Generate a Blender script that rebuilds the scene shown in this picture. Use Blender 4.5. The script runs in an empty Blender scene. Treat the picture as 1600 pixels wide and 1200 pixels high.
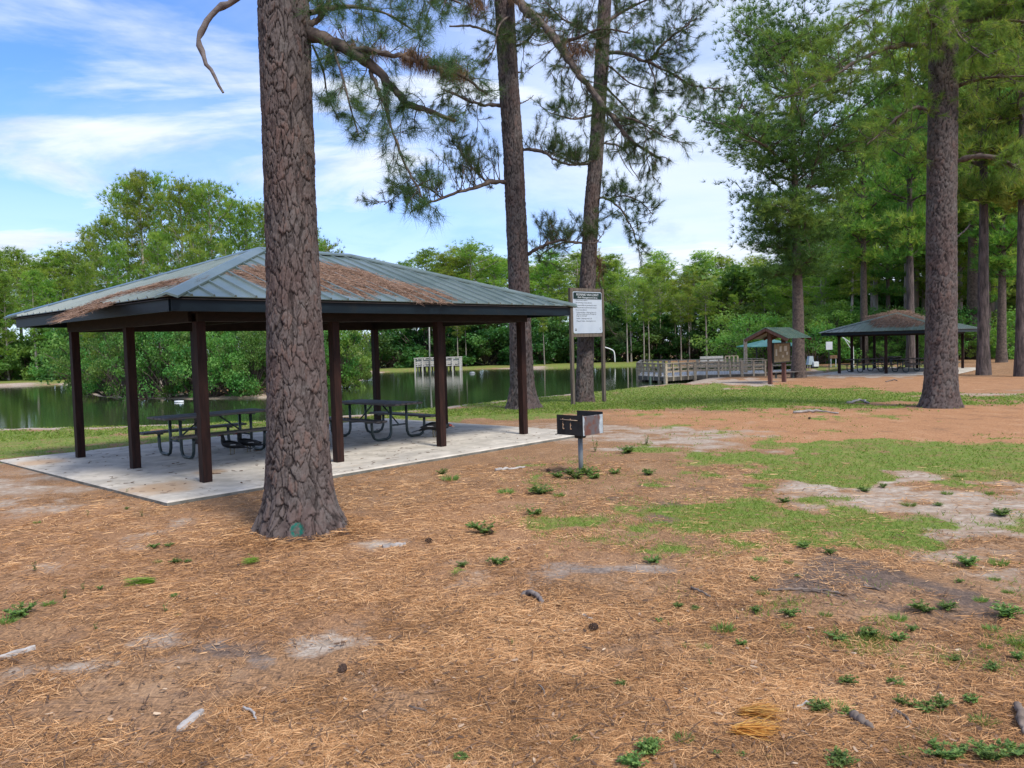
import bpy, bmesh, math, random
import numpy as np
from mathutils import Vector, Matrix

# ------------------------------------------------------------------ camera, world, sun, exposure
S = bpy.context.scene
COL = S.collection
R = random.Random(7)
N = np.random.RandomState(11)
H, F, TILT, ROLL = 1.95, 1260.0, 0.0486, 0.0284
ct, st, cr, sr = math.cos(TILT), math.sin(TILT), math.cos(ROLL), math.sin(ROLL)
FWD = np.array([0, ct, -st]); RT0 = np.array([1.0, 0, 0]); UP0 = np.array([0, st, ct])
RT = cr * RT0 - sr * UP0
UP = sr * RT0 + cr * UP0
cam = bpy.data.cameras.new('camera')
cam.sensor_width = 36.0
cam.lens = F / 1600 * 36
cam.clip_start = 0.05
cam.clip_end = 3000
co = bpy.data.objects.new('camera', cam)
COL.objects.link(co)
co.matrix_world = Matrix(((RT[0], UP[0], -FWD[0], 0), (RT[1], UP[1], -FWD[1], 0), (RT[2], UP[2], -FWD[2], H), (0, 0, 0, 1)))
S.camera = co

SUN_EL, SUN_AZ = math.radians(52), math.radians(142)      # azimuth clockwise from +Y
W = bpy.data.worlds.new('World')
S.world = W
W.use_nodes = True


def sky_world():
    nt = W.node_tree
    nt.nodes.clear()
    n = lambda t: nt.nodes.new(t)
    L = nt.links.new
    out, bg, sky = n('ShaderNodeOutputWorld'), n('ShaderNodeBackground'), n('ShaderNodeTexSky')
    sky.sky_type = 'NISHITA'
    sky.sun_disc = False
    sky.sun_elevation = SUN_EL
    sky.sun_rotation = SUN_AZ
    sky.air_density = 1.0
    sky.dust_density = 0.6
    sky.ozone_density = 2.5
    bg.inputs['Strength'].default_value = 0.05
    tc, sep = n('ShaderNodeTexCoord'), n('ShaderNodeSeparateXYZ')
    L(tc.outputs['Generated'], sep.inputs[0])

    def m(op, a, b=None, c=None):
        q = n('ShaderNodeMath')
        q.operation = op
        for i, v in enumerate((a, b, c)):
            if v is None:
                continue
            if isinstance(v, (int, float)):
                q.inputs[i].default_value = v
            else:
                L(v, q.inputs[i])
        return q.outputs[0]
    z = m('MAXIMUM', sep.outputs['Z'], 0.0)
    zz = m('ADD', z, 0.16)
    cx, cy = m('DIVIDE', sep.outputs['X'], zz), m('DIVIDE', sep.outputs['Y'], zz)
    comb = n('ShaderNodeCombineXYZ')
    L(cx, comb.inputs[0]); L(cy, comb.inputs[1])

    def noise(scale, off, detail=7, rough=.55, dist=.4, sx=1.0):
        mp = n('ShaderNodeMapping')
        mp.inputs['Location'].default_value = off
        mp.inputs['Scale'].default_value = (sx, 1, 1)
        mp.inputs['Rotation'].default_value = (0, 0, .35)
        L(comb.outputs[0], mp.inputs[0])
        t = n('ShaderNodeTexNoise')
        t.inputs['Scale'].default_value = scale
        t.inputs['Detail'].default_value = detail
        t.inputs['Roughness'].default_value = rough
        t.inputs['Distortion'].default_value = dist
        L(mp.outputs[0], t.inputs['Vector'])
        return t.outputs['Fac']

    def ramp(v, a, b):
        q = n('ShaderNodeMapRange')
        q.interpolation_type = 'SMOOTHSTEP'
        q.inputs['From Min'].default_value = a
        q.inputs['From Max'].default_value = b
        L(v, q.inputs['Value'])
        return q.outputs[0]
    veil = ramp(noise(.55, (3.1, 1.7, 0), 8, .55, .6, .6), .36, .66)
    band = ramp(noise(1.1, (7.3, 2.2, 0), 10, .58, .6, .55), .45, .63)
    grey = ramp(noise(1.9, (1.2, 5.0, 0), 10, .6, .5), .44, .68)
    low = ramp(z, .30, .02)                      # more cloud towards the horizon
    cover = m('MAXIMUM', m('MULTIPLY', veil, .62), band)
    cover = m('MAXIMUM', cover, m('MULTIPLY', low, .6))
    east = ramp(sep.outputs['X'], -.30, .18)     # thicker high cloud on this side of the sky
    cover = m('MAXIMUM', cover, m('MULTIPLY', east, m('ADD', .50, m('MULTIPLY', veil, .38))))
    cover = m('MINIMUM', cover, 1.0)
    ccol = n('ShaderNodeMix'); ccol.data_type = 'RGBA'
    ccol.inputs[6].default_value = (6.9, 7.5, 8.5, 1)
    ccol.inputs[7].default_value = (4.3, 5.3, 7.0, 1)
    L(m('MULTIPLY', grey, .8), ccol.inputs[0])
    tint = n('ShaderNodeMix'); tint.data_type = 'RGBA'; tint.blend_type = 'MULTIPLY'
    tint.inputs[0].default_value = 1.0
    tint.inputs[7].default_value = (.86, 1.22, 1.9, 1)
    L(sky.outputs[0], tint.inputs[6])
    mix = n('ShaderNodeMix'); mix.data_type = 'RGBA'
    L(cover, mix.inputs[0]); L(tint.outputs[2], mix.inputs[6]); L(ccol.outputs[2], mix.inputs[7])
    L(mix.outputs[2], bg.inputs['Color'])
    L(bg.outputs[0], out.inputs[0])


sky_world()
sun = bpy.data.lights.new('sun', 'SUN')
sun.energy = 1.5
sun.angle = math.radians(14)
sun.color = (1.0, 0.95, 0.87)
so = bpy.data.objects.new('sun', sun)
COL.objects.link(so)
sd = Vector((math.sin(SUN_AZ) * math.cos(SUN_EL), math.cos(SUN_AZ) * math.cos(SUN_EL), math.sin(SUN_EL)))
so.rotation_euler = sd.to_track_quat('Z', 'Y').to_euler()
V = S.view_settings
V.view_transform = 'Standard'
V.look = 'None'
V.exposure = 1.5
V.gamma = 1.0
V.use_curve_mapping = False

# ------------------------------------------------------------------ measuring and noise helpers


def ray(px, py):
    a, b = (px - 800) / F, (py - 600) / F
    u, v = a * cr - b * sr, a * sr + b * cr
    return FWD + u * RT0 - v * UP0


def at(px, py, Y):
    d = ray(px, py)
    return np.array([0, 0, H]) + d * (Y / d[1])


def smooth(a, b, x):
    t = np.clip((x - a) / (b - a), 0, 1)
    return t * t * (3 - 2 * t)


def plane(px, py, z):
    d = ray(px, py)
    k = (z - H) / d[2]
    return np.array([d[0] * k, d[1] * k])


def hsh(xi, yi, seed):
    h = (xi.astype(np.int64) * 374761393 + yi.astype(np.int64) * 668265263 + seed * 974634177) & 0xffffffff
    h = ((h ^ (h >> 13)) * 1274126177) & 0xffffffff
    h = ((h ^ (h >> 16)) * 2246822519) & 0xffffffff
    return ((h ^ (h >> 15)) & 0xffffff) / float(0xffffff)


def vn(x, y, seed=0):
    xi, yi = np.floor(x), np.floor(y)
    fx, fy = x - xi, y - yi
    fx, fy = fx * fx * (3 - 2 * fx), fy * fy * (3 - 2 * fy)
    a, b = hsh(xi, yi, seed), hsh(xi + 1, yi, seed)
    c, d = hsh(xi, yi + 1, seed), hsh(xi + 1, yi + 1, seed)
    return (a * (1 - fx) + b * fx) * (1 - fy) + (c * (1 - fx) + d * fx) * fy


def fbm(x, y, seed=0, o=4):
    s, a, t = 0, .5, 0
    for i in range(o):
        s = s + a * vn(x * 2 ** i, y * 2 ** i, seed + i * 17)
        t += a
        a *= .5
    return s / t


def sdpoly(x, y, P):
    """signed distance, positive inside"""
    P = np.asarray(P, float)
    d = np.full(x.shape, 1e18)
    ins = np.zeros(x.shape, bool)
    n = len(P)
    for i in range(n):
        ax, ay = P[i]
        bx, by = P[(i + 1) % n]
        ex, ey = bx - ax, by - ay
        wx, wy = x - ax, y - ay
        t = np.clip((wx * ex + wy * ey) / (ex * ex + ey * ey + 1e-12), 0, 1)
        d = np.minimum(d, (wx - ex * t) ** 2 + (wy - ey * t) ** 2)
        c = ((ay > y) != (by > y)) & (x < ex * (y - ay) / (ey if abs(ey) > 1e-12 else 1e-12) + ax)
        ins ^= c
    d = np.sqrt(d)
    return np.where(ins, d, -d)


ZW = -0.42
wp = lambda L: [plane(a, b, ZW) for a, b in L]


def crest(L):
    """near bank: the pixels show the top of the bank, the water's edge lies a little beyond it"""
    out = []
    for a, b in L:
        p = plane(a, b, -.03)
        out.append(p * (1 + 1.5 / np.linalg.norm(p)))
    return out


LAKE = crest([(-700, 720), (-400, 705), (-150, 682), (0, 671), (200, 666), (420, 658), (560, 649), (640, 641), (700, 633), (760, 625), (840, 616),
              (900, 610), (985, 601), (1035, 598)]) + wp([(1085, 592), (1140, 587), (1200, 582), (1235, 577), (1232, 573.5), (1190, 572), (1100, 571.5), (1000, 572.5), (900, 575),
           (780, 577), (640, 580.5), (520, 584), (300, 592), (105, 600), (0, 604), (-200, 612), (-500, 626), (-900, 660)])
PEN = wp([(102, 604), (118, 612), (150, 621), (300, 625), (430, 622), (510, 611), (560, 599), (582, 590), (588, 586)]) + [np.array([-14., 120.]), np.array([-62., 120.]), plane(92, 599, ZW)]


def lake_s(x, y):
    dl, dp = sdpoly(x, y, LAKE), sdpoly(x, y, PEN)
    return -np.minimum(dl, -dp)              # > 0 on land


MOUND = plane(1130, 596, 0)


def zg(x, y):
    x, y = np.asarray(x, float), np.asarray(y, float)
    d = np.hypot(x, y)
    base = -0.24 * smooth(22, 46, d) + 0.14 * np.exp(-(((x - MOUND[0]) / 4.5) ** 2 + ((y - MOUND[1]) / 2.2) ** 2))
    base = base + .10 * (fbm(x * .13, y * .13, 5, 3) - .5) * smooth(10, 20, d)
    s = lake_s(x, y)
    w = smooth(-.1, 1.5, s)
    z = (ZW - .04) * (1 - w) + base * w
    return np.where(s < 0, ZW - .04 - .3 * np.minimum(-s, 4), z)


def G(px, py):
    z = 0.0
    for _ in range(8):
        p = plane(px, py, z)
        z = float(zg(p[0], p[1]))
    return np.array([p[0], p[1], z])


def GD(px, Y):
    """ground point in column px at forward distance Y"""
    hy = 600 - F * math.tan(TILT) - (px - 800) * ROLL
    p = at(px, hy, Y)
    return np.array([p[0], Y, float(zg(p[0], Y))])

# ------------------------------------------------------------------ object helpers


def link(name, data, parent=None, mat=None, loc=None, label=None, kind=None):
    o = bpy.data.objects.new(name, data)
    COL.objects.link(o)
    if mat is not None:
        for m in (mat if isinstance(mat, (list, tuple)) else [mat]):
            data.materials.append(m)
    if parent is not None:
        o.parent = parent
    if loc is not None:
        o.location = loc
    if label:
        o['label'] = label
    if kind:
        o['kind'] = kind
    return o


ORD = ['first', 'second', 'third', 'fourth', 'fifth', 'sixth', 'seventh', 'eighth', 'ninth', 'tenth', 'eleventh', 'twelfth', 'thirteenth', 'fourteenth', 'fifteenth', 'sixteenth', 'seventeenth', 'eighteenth', 'nineteenth', 'twentieth', 'twenty-first']


def rank(objs, fmt):
    """label members of a group that look alike by their order from the left"""
    for i, o in enumerate(sorted(objs, key=lambda o: o.location.x / o.location.y)):
        o['label'] = fmt.format(ORD[i])


def thing(name, label, cat, loc=(0, 0, 0), rz=0.0, group=None):
    o = bpy.data.objects.new(name, None)
    COL.objects.link(o)
    o.location = loc
    o.rotation_euler = (0, 0, rz)
    o['label'] = label
    o['category'] = cat
    if group:
        o['group'] = group
    return o


def tag(o, label, cat, group=None):
    o['label'] = label
    o['category'] = cat
    if group:
        o['group'] = group
    return o


def kids(o):
    return list(o.children)


def copy_tree(o, parent=None):
    c = o.copy()
    COL.objects.link(c)
    c.parent = parent
    for ch in kids(o):
        copy_tree(ch, c)
    return c


def nmesh(name, Vv, Fs, attrs=None, smooth_=False, mi=None):
    """mesh from numpy arrays; Fs: list of (m,k) index arrays"""
    if not isinstance(Fs, (list, tuple)):
        Fs = [Fs]
    Fs = [np.asarray(f, np.int32) for f in Fs if len(f)]
    me = bpy.data.meshes.new(name)
    Vv = np.asarray(Vv, np.float32)
    me.vertices.add(len(Vv))
    me.vertices.foreach_set('co', Vv.ravel())
    tot = np.concatenate([np.full(len(f), f.shape[1], np.int32) for f in Fs])
    idx = np.concatenate([f.ravel() for f in Fs])
    me.loops.add(len(idx))
    me.loops.foreach_set('vertex_index', idx)
    me.polygons.add(len(tot))
    me.polygons.foreach_set('loop_start', np.concatenate([[0], np.cumsum(tot)[:-1]]).astype(np.int32))
    me.polygons.foreach_set('loop_total', tot)
    if mi is not None:
        me.polygons.foreach_set('material_index', np.asarray(mi, np.int32))
    me.polygons.foreach_set('use_smooth', np.full(len(tot), smooth_, bool))
    for k, v in (attrs or {}).items():
        v = np.asarray(v, np.float32)
        if v.ndim == 1:
            a = me.attributes.new(k, 'FLOAT', 'POINT')
            a.data.foreach_set('value', v)
        else:
            a = me.attributes.new(k, 'FLOAT_COLOR', 'POINT')
            if v.shape[1] == 3:
                v = np.c_[v, np.ones(len(v), np.float32)]
            a.data.foreach_set('color', v.ravel())
    me.update(calc_edges=True)
    return me


class MB:
    """collects simple shapes into one mesh"""

    def __init__(s):
        s.v, s.f, s.a = [], [], []

    def add(s, v, f, a=0.0):
        o = len(s.v)
        s.v += [tuple(map(float, q)) for q in v]
        s.f += [tuple(int(i) + o for i in q) for q in f]
        s.a += [a] * len(v)
        return s

    def hexa(s, b, t, a=0.0):
        """bottom quad b and top quad t (same order, counter-clockwise from above)"""
        return s.add(list(b) + list(t), [(3, 2, 1, 0), (4, 5, 6, 7), (0, 1, 5, 4), (1, 2, 6, 5), (2, 3, 7, 6), (3, 0, 4, 7)], a)

    def box(s, c, d, a=0.0, rz=0.0, bev=0.0):
        x, y, z = d[0] / 2, d[1] / 2, d[2] / 2
        ca, sa = math.cos(rz), math.sin(rz)
        P = lambda u, v, w: (c[0] + u * ca - v * sa, c[1] + u * sa + v * ca, c[2] + w)
        if bev <= 0:
            return s.hexa([P(-x, -y, -z), P(x, -y, -z), P(x, y, -z), P(-x, y, -z)], [P(-x, -y, z), P(x, -y, z), P(x, y, z), P(-x, y, z)], a)
        b = min(bev, x * .45, y * .45, z * .45)
        ring = lambda xx, yy, w: [P(-xx, -yy, w), P(xx, -yy, w), P(xx, yy, w), P(-xx, yy, w)]
        # vertical edges chamfered octagon
        oc = lambda xx, yy, w: [P(-xx + b, -yy, w), P(xx - b, -yy, w), P(xx, -yy + b, w), P(xx, yy - b, w), P(xx - b, yy, w), P(-xx + b, yy, w), P(-xx, yy - b, w), P(-xx, -yy + b, w)]
        rings = [oc(x - b, y - b, -z), oc(x, y, -z + b), oc(x, y, z - b), oc(x - b, y - b, z)]
        v = sum(rings, [])
        f = [tuple(range(7, -1, -1)), tuple(range(24, 32))]
        for k in range(3):
            for i in range(8):
                j = (i + 1) % 8
                f.append((k * 8 + i, k * 8 + j, k * 8 + 8 + j, k * 8 + 8 + i))
        return s.add(v, f, a)

    def bar(s, p, q, w, h, a=0.0, upv=(0, 0, 1)):
        """square bar from p to q, w across, h along upv"""
        p, q = np.array(p, float), np.array(q, float)
        t = q - p
        t /= np.linalg.norm(t)
        u = np.array(upv, float)
        u = u - t * u.dot(t)
        if np.linalg.norm(u) < 1e-6:
            u = np.array([0, 1., 0]) - t * t[1]
        u /= np.linalg.norm(u)
        r = np.cross(t, u)
        r, u = r * w / 2, u * h / 2
        return s.hexa([p - r - u, p + r - u, q + r - u, q - r - u], [p - r + u, p + r + u, q + r + u, q - r + u], a)

    def tube(s, P, r, k=8, a=0.0):
        v, f = tube(P, r, k)
        return s.add(v, f.tolist() + [tuple(range(k - 1, -1, -1)), tuple(range(len(v) - k, len(v)))], a)

    def mesh(s, name, smooth_=False):
        me = bpy.data.meshes.new(name)
        me.from_pydata(s.v, [], s.f)
        a = me.attributes.new('shade', 'FLOAT', 'POINT')
        a.data.foreach_set('value', np.asarray(s.a, np.float32))
        if smooth_:
            me.polygons.foreach_set('use_smooth', np.ones(len(me.polygons), bool))
        me.update()
        return me

    def build(s, name, mat, parent=None, smooth_=False, **kw):
        return link(name, s.mesh(name, smooth_), parent, mat, **kw)


def tube(P, r, k=8):
    P = np.asarray(P, float)
    n = len(P)
    r = np.full(n, r, float) if np.isscalar(r) else np.asarray(r, float)
    T = np.gradient(P, axis=0)
    T /= np.linalg.norm(T, axis=1)[:, None] + 1e-12
    ref = np.array([0, 0, 1.]) if abs(T[0][2]) < .9 else np.array([1., 0, 0])
    a = np.cross(T[0], ref)
    a /= np.linalg.norm(a)
    v = []
    ang = np.arange(k) * 2 * math.pi / k
    for i in range(n):
        a = a - T[i] * a.dot(T[i])
        a /= np.linalg.norm(a) + 1e-12
        b = np.cross(T[i], a)
        v.append(P[i] + r[i] * (np.cos(ang)[:, None] * a + np.sin(ang)[:, None] * b))
    v = np.concatenate(v)
    i, j = np.meshgrid(np.arange(n - 1), np.arange(k), indexing='ij')
    i, j = i.ravel(), j.ravel()
    jn = (j + 1) % k
    f = np.stack([i * k + j, i * k + jn, (i + 1) * k + jn, (i + 1) * k + j], 1)
    return v, f


def spline(P, n):
    """Catmull-Rom through P, n samples"""
    P = np.asarray(P, float)
    Q = np.concatenate([[2 * P[0] - P[1]], P, [2 * P[-1] - P[-2]]])
    t = np.linspace(0, len(P) - 1 - 1e-9, n)
    i = t.astype(int)
    u = (t - i)[:, None]
    a, b, c, d = Q[i], Q[i + 1], Q[i + 2], Q[i + 3]
    return .5 * (2 * b + (c - a) * u + (2 * a - 5 * b + 4 * c - d) * u ** 2 + (3 * b - 3 * c + d - a) * u ** 3)

# ------------------------------------------------------------------ materials


def mk(name):
    m = bpy.data.materials.new(name)
    m.use_nodes = True
    nt = m.node_tree
    b = nt.nodes['Principled BSDF']
    return m, nt, b


class NT:
    def __init__(s, nt):
        s.nt = nt

    def n(s, t, **kw):
        q = s.nt.nodes.new(t)
        for k, v in kw.items():
            setattr(q, k, v)
        return q

    def set(s, sock, v):
        if isinstance(v, bpy.types.NodeSocket):
            s.nt.links.new(v, sock)
        elif isinstance(v, (tuple, list)) and len(v) == 3 and sock.type == 'RGBA':
            sock.default_value = (*v, 1)
        else:
            sock.default_value = v

    def math(s, op, a, b=0.0):
        q = s.n('ShaderNodeMath', operation=op)
        s.set(q.inputs[0], a)
        s.set(q.inputs[1], b)
        return q.outputs[0]

    def mix(s, f, a, b, blend='MIX'):
        q = s.n('ShaderNodeMix', data_type='RGBA', blend_type=blend)
        s.set(q.inputs[0], f)
        s.set(q.inputs[6], a)
        s.set(q.inputs[7], b)
        return q.outputs[2]

    def step(s, v, a, b):
        q = s.n('ShaderNodeMapRange', interpolation_type='SMOOTHSTEP')
        s.set(q.inputs['Value'], v)
        q.inputs['From Min'].default_value = a
        q.inputs['From Max'].default_value = b
        return q.outputs[0]

    def coord(s, which='Object', scale=(1, 1, 1), rot=(0, 0, 0)):
        tc = s.n('ShaderNodeTexCoord') if which != 'World' else s.n('ShaderNodeNewGeometry')
        mp = s.n('ShaderNodeMapping')
        mp.inputs['Scale'].default_value = scale
        mp.inputs['Rotation'].default_value = rot
        s.set(mp.inputs[0], tc.outputs[which if which != 'World' else 'Position'])
        return mp.outputs[0]

    def noise(s, co, scale, detail=5, rough=.55, dist=0.0):
        q = s.n('ShaderNodeTexNoise')
        s.set(q.inputs['Vector'], co)
        q.inputs['Scale'].default_value = scale
        q.inputs['Detail'].default_value = detail
        q.inputs['Roughness'].default_value = rough
        q.inputs['Distortion'].default_value = dist
        return q.outputs['Fac']

    def attr(s, name, out='Fac'):
        return s.n('ShaderNodeAttribute', attribute_name=name).outputs[out]

    def rnd(s):
        return s.n('ShaderNodeObjectInfo').outputs['Random']

    def bump(s, h, strength=.3, dist=.01):
        q = s.n('ShaderNodeBump')
        q.inputs['Strength'].default_value = strength
        q.inputs['Distance'].default_value = dist
        s.set(q.inputs['Height'], h)
        return q.outputs[0]


def surf(name, c1, c2, rough=.75, scale=4.0, stretch=(1, 1, 1), bump=.25, bscale=None, bdist=.004, metal=0.0, spec=.35, rvar=0.0, third=None, tscale=1.2, trange=(.55, .7), coord='Object', hue=0.0):
    """two-tone grained surface; third: a stain colour with its own shape"""
    m, nt, b = mk(name)
    t = NT(nt)
    co_ = t.coord(coord, stretch)
    f = t.step(t.noise(co_, scale, 6, .6, .3), .32, .68)
    c = t.mix(f, c1, c2)
    if third is not None:
        g = t.step(t.noise(t.coord(coord), tscale, 5, .6, .6), *trange)
        c = t.mix(g, c, third)
    if rvar:
        v = t.math('ADD', t.math('MULTIPLY', t.rnd(), rvar), 1 - rvar / 2)
        q = t.n('ShaderNodeCombineColor')
        for i in range(3):
            t.set(q.inputs[i], v)
        c = t.mix(1.0, c, q.outputs[0], 'MULTIPLY')
    t.set(b.inputs['Base Color'], c)
    b.inputs['Roughness'].default_value = rough
    b.inputs['Metallic'].default_value = metal
    b.inputs['Specular IOR Level'].default_value = spec
    if bump:
        t.set(b.inputs['Normal'], t.bump(t.noise(co_, bscale or scale * 5, 5, .65), bump, bdist))
    return m


def leafmat(name, ca, cb, cc, trans=.35, rough=.55, hue=.25, spec=.25):
    """foliage: colour from the 'shade' attribute, varied per object, part of the light passes through"""
    m, nt, b = mk(name)
    t = NT(nt)
    s_ = t.attr('shade')
    c = t.mix(t.step(s_, 0, .5), ca, cb)
    c = t.mix(t.step(s_, .55, 1), c, cc)
    hs = t.n('ShaderNodeHueSaturation')
    r = t.rnd()
    t.set(hs.inputs['Hue'], t.math('ADD', .5, t.math('MULTIPLY', t.math('SUBTRACT', r, .5), .05 * hue * 4)))
    t.set(hs.inputs['Value'], t.math('ADD', .82, t.math('MULTIPLY', r, .4)))
    hs.inputs['Saturation'].default_value = 1.0
    t.set(hs.inputs['Color'], c)
    b.inputs['Roughness'].default_value = rough
    b.inputs['Specular IOR Level'].default_value = spec
    t.set(b.inputs['Base Color'], hs.outputs[0])
    tr = t.n('ShaderNodeBsdfTranslucent')
    t.set(tr.inputs['Color'], t.mix(1.0, hs.outputs[0], (1.3, 1.25, .6), 'MULTIPLY'))
    mx = t.n('ShaderNodeMixShader')
    mx.inputs[0].default_value = trans
    t.set(mx.inputs[1], b.outputs[0])
    t.set(mx.inputs[2], tr.outputs[0])
    out = nt.nodes['Material Output']
    t.set(out.inputs[0], mx.outputs[0])
    return m


def bark_hero():
    m, nt, b = mk('pine_bark')
    t = NT(nt)
    a = t.n('ShaderNodeAttribute', attribute_name='bark')
    sep = t.n('ShaderNodeSeparateColor')
    t.set(sep.inputs[0], a.outputs['Color'])
    pl, ck, paint = sep.outputs
    co_ = t.coord('Object', (1, 1, .45))
    f1 = t.noise(co_, 22, 6, .65, .5)
    f2 = t.noise(t.coord('Object'), 1.3, 3)
    c = t.mix(t.step(pl, .1, .55), (.058, .048, .046), (.118, .096, .089))
    c = t.mix(t.step(pl, .6, .9), c, (.140, .094, .080))
    c = t.mix(t.math('MULTIPLY', t.step(f1, .45, .75), .7), c, (.145, .122, .116))
    c = t.mix(t.math('MULTIPLY', t.step(f2, .45, .65), .5), c, (.105, .064, .056))
    c = t.mix(t.math('MULTIPLY', t.step(t.noise(t.coord('Object', (1, 1, .5)), 4.5, 6, .7, .6), .52, .70), .6), c, (.155, .143, .135))
    c = t.mix(t.math('MULTIPLY', ck, .92), c, (.024, .019, .018))
    c = t.mix(t.math('MULTIPLY', paint, t.step(t.noise(t.coord('Object'), 30, 3), .35, .55)), c, (.014, .11, .085))
    t.set(b.inputs['Base Color'], c)
    b.inputs['Roughness'].default_value = .92
    b.inputs['Specular IOR Level'].default_value = .15
    h = t.math('ADD', t.math('MULTIPLY', t.noise(co_, 60, 5, .7), .7), t.math('MULTIPLY', f1, .6))
    t.set(b.inputs['Normal'], t.bump(h, .55, .012))
    return m


M = {}
M['bark'] = bark_hero()
M['limb'] = surf('limb_bark', (.055, .042, .036), (.14, .105, .085), .9, 9, (1, 1, 1), .5, 30, .01)
M['limb_dead'] = surf('dead_limb', (.10, .08, .075), (.20, .17, .16), .9, 9, (1, 1, 1), .5, 30, .01)
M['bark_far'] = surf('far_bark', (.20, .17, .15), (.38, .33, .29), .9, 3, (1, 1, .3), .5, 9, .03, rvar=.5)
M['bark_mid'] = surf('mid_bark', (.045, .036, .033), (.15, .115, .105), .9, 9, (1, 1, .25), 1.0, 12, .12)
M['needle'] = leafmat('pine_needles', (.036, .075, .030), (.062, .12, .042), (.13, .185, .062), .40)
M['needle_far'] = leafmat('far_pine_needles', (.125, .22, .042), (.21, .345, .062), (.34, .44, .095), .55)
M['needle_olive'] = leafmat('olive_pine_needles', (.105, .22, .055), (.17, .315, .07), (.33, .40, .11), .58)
M['leaf'] = leafmat('broad_leaves', (.06, .15, .036), (.105, .23, .05), (.20, .33, .08), .45, .5)
M['leaf_shaded'] = leafmat('shaded_broad_leaves', (.03, .085, .024), (.06, .15, .036), (.12, .22, .055), .4, .5)  # leaf green darkened: shade below the trees is put into the colour
M['leaf_light'] = leafmat('pale_broad_leaves', (.11, .215, .045), (.185, .325, .065), (.29, .41, .11), .48, .5)
M['dead_needle'] = leafmat('dead_needles', (.10, .055, .032), (.17, .095, .055), (.26, .16, .10), .2, .8, .05)
M['debris'] = leafmat('floor_debris', (.075, .045, .03), (.24, .14, .085), (.45, .34, .24), .05, .85, .02)
M['roof_litter'] = leafmat('roof_straw', (.12, .068, .045), (.22, .132, .09), (.34, .225, .16), .1, .85, .02)
M['litter'] = leafmat('pine_straw', (.14, .075, .038), (.46, .235, .098), (.70, .43, .22), .1, .8, .02)
M['grass'] = leafmat('ground_cover', (.10, .17, .03), (.175, .25, .045), (.31, .34, .095), .38, .6, .02)
M['weed'] = leafmat('weed_leaves', (.085, .16, .05), (.14, .235, .06), (.25, .34, .095), .42, .6, .13)
M['fresh'] = leafmat('fresh_needles', (.10, .20, .02), (.16, .30, .03), (.25, .36, .06), .3, .5, .02)
M['golden'] = leafmat('golden_needles', (.42, .17, .035), (.52, .26, .06), (.60, .38, .11), .2, .6, .02)
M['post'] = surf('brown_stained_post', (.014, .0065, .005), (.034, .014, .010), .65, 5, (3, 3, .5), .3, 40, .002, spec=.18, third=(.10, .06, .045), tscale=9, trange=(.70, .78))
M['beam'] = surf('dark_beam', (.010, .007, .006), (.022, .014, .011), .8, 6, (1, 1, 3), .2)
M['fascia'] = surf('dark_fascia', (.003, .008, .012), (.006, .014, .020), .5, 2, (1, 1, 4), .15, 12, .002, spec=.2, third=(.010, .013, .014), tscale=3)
M['roof'] = surf('green_metal_roof', (.078, .112, .100), (.108, .145, .132), .33, 1.2, (1, 1, 1), .12, 5, .004, spec=.8, third=(.13, .165, .155), tscale=2.4, trange=(.5, .75), rvar=.12)
M['roof_far'] = surf('kiosk_metal_roof', (.06, .10, .078), (.095, .145, .115), .5, 3, (1, 1, 1), .15, 8, .004, third=(.16, .15, .10), tscale=5)
M['teal'] = surf('teal_roof', (.10, .30, .25), (.14, .36, .30), .45, 2, (1, 1, 1), .1)
M['plank'] = surf('weathered_plank', (.075, .062, .053), (.155, .135, .12), .6, 3, (.6, 10, 10), .4, 14, .002, rvar=.35)
M['pipe'] = surf('dark_green_pipe', (.022, .035, .034), (.05, .068, .066), .42, 8, (1, 1, 1), .1, metal=.2, spec=.5)
M['steel_black'] = surf('sooty_steel', (.008, .008, .009), (.022, .022, .024), .55, 6, (1, 1, 1), .25, 40, .002, third=(.06, .03, .018), tscale=5, trange=(.6, .75))
M['steel_grey'] = surf('galvanised_steel', (.17, .19, .20), (.26, .28, .29), .5, 5, (1, 1, .4), .15, 40, .001, metal=.25, third=(.10, .07, .055), tscale=6, trange=(.62, .74))
M['sign_wood'] = surf('grey_brown_timber', (.075, .058, .045), (.15, .12, .095), .85, 3, (6, 6, .5), .4, 15, .003)
M['dock'] = surf('weathered_dock_timber', (.28, .22, .15), (.44, .37, .27), .85, 3, (3, 3, 3), .4, 14, .004, rvar=.3)
M['dock_far'] = surf('pale_dock_timber', (.36, .34, .31), (.52, .50, .46), .85, 3, (3, 3, 3), .3, rvar=.2)
M['dock_dark'] = surf('wet_piling', (.06, .052, .042), (.13, .115, .09), .8, 4, (1, 1, .4), .3)
M['redwood'] = surf('red_brown_post', (.075, .032, .025), (.135, .06, .047), .7, 4, (4, 4, .5), .3, 20, .002)
M['white'] = surf('white_panel', (.58, .61, .65), (.66, .69, .72), .45, 2, (1, 1, 1), .03)
M['panel'] = surf('sign_panel', (.40, .45, .52), (.46, .51, .57), .5, 2, (1, 1, 1), .02)
M['sgreen'] = surf('sign_green', (.003, .017, .013), (.004, .022, .016), .45, 2, (1, 1, 1), .02)
M['ink'] = surf('sign_ink', (.03, .035, .04), (.05, .055, .06), .6, 2, (1, 1, 1), 0)
M['paper'] = surf('faded_paper', (.42, .38, .28), (.55, .51, .40), .8, 6, (1, 1, 1), .1, rvar=.3)
M['cork'] = surf('notice_board', (.17, .125, .065), (.26, .20, .11), .8, 6, (1, 1, 1), .2)
M['frame_dark'] = surf('dark_frame', (.02, .02, .018), (.045, .042, .036), .6, 5, (1, 1, 1), .1)
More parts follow.
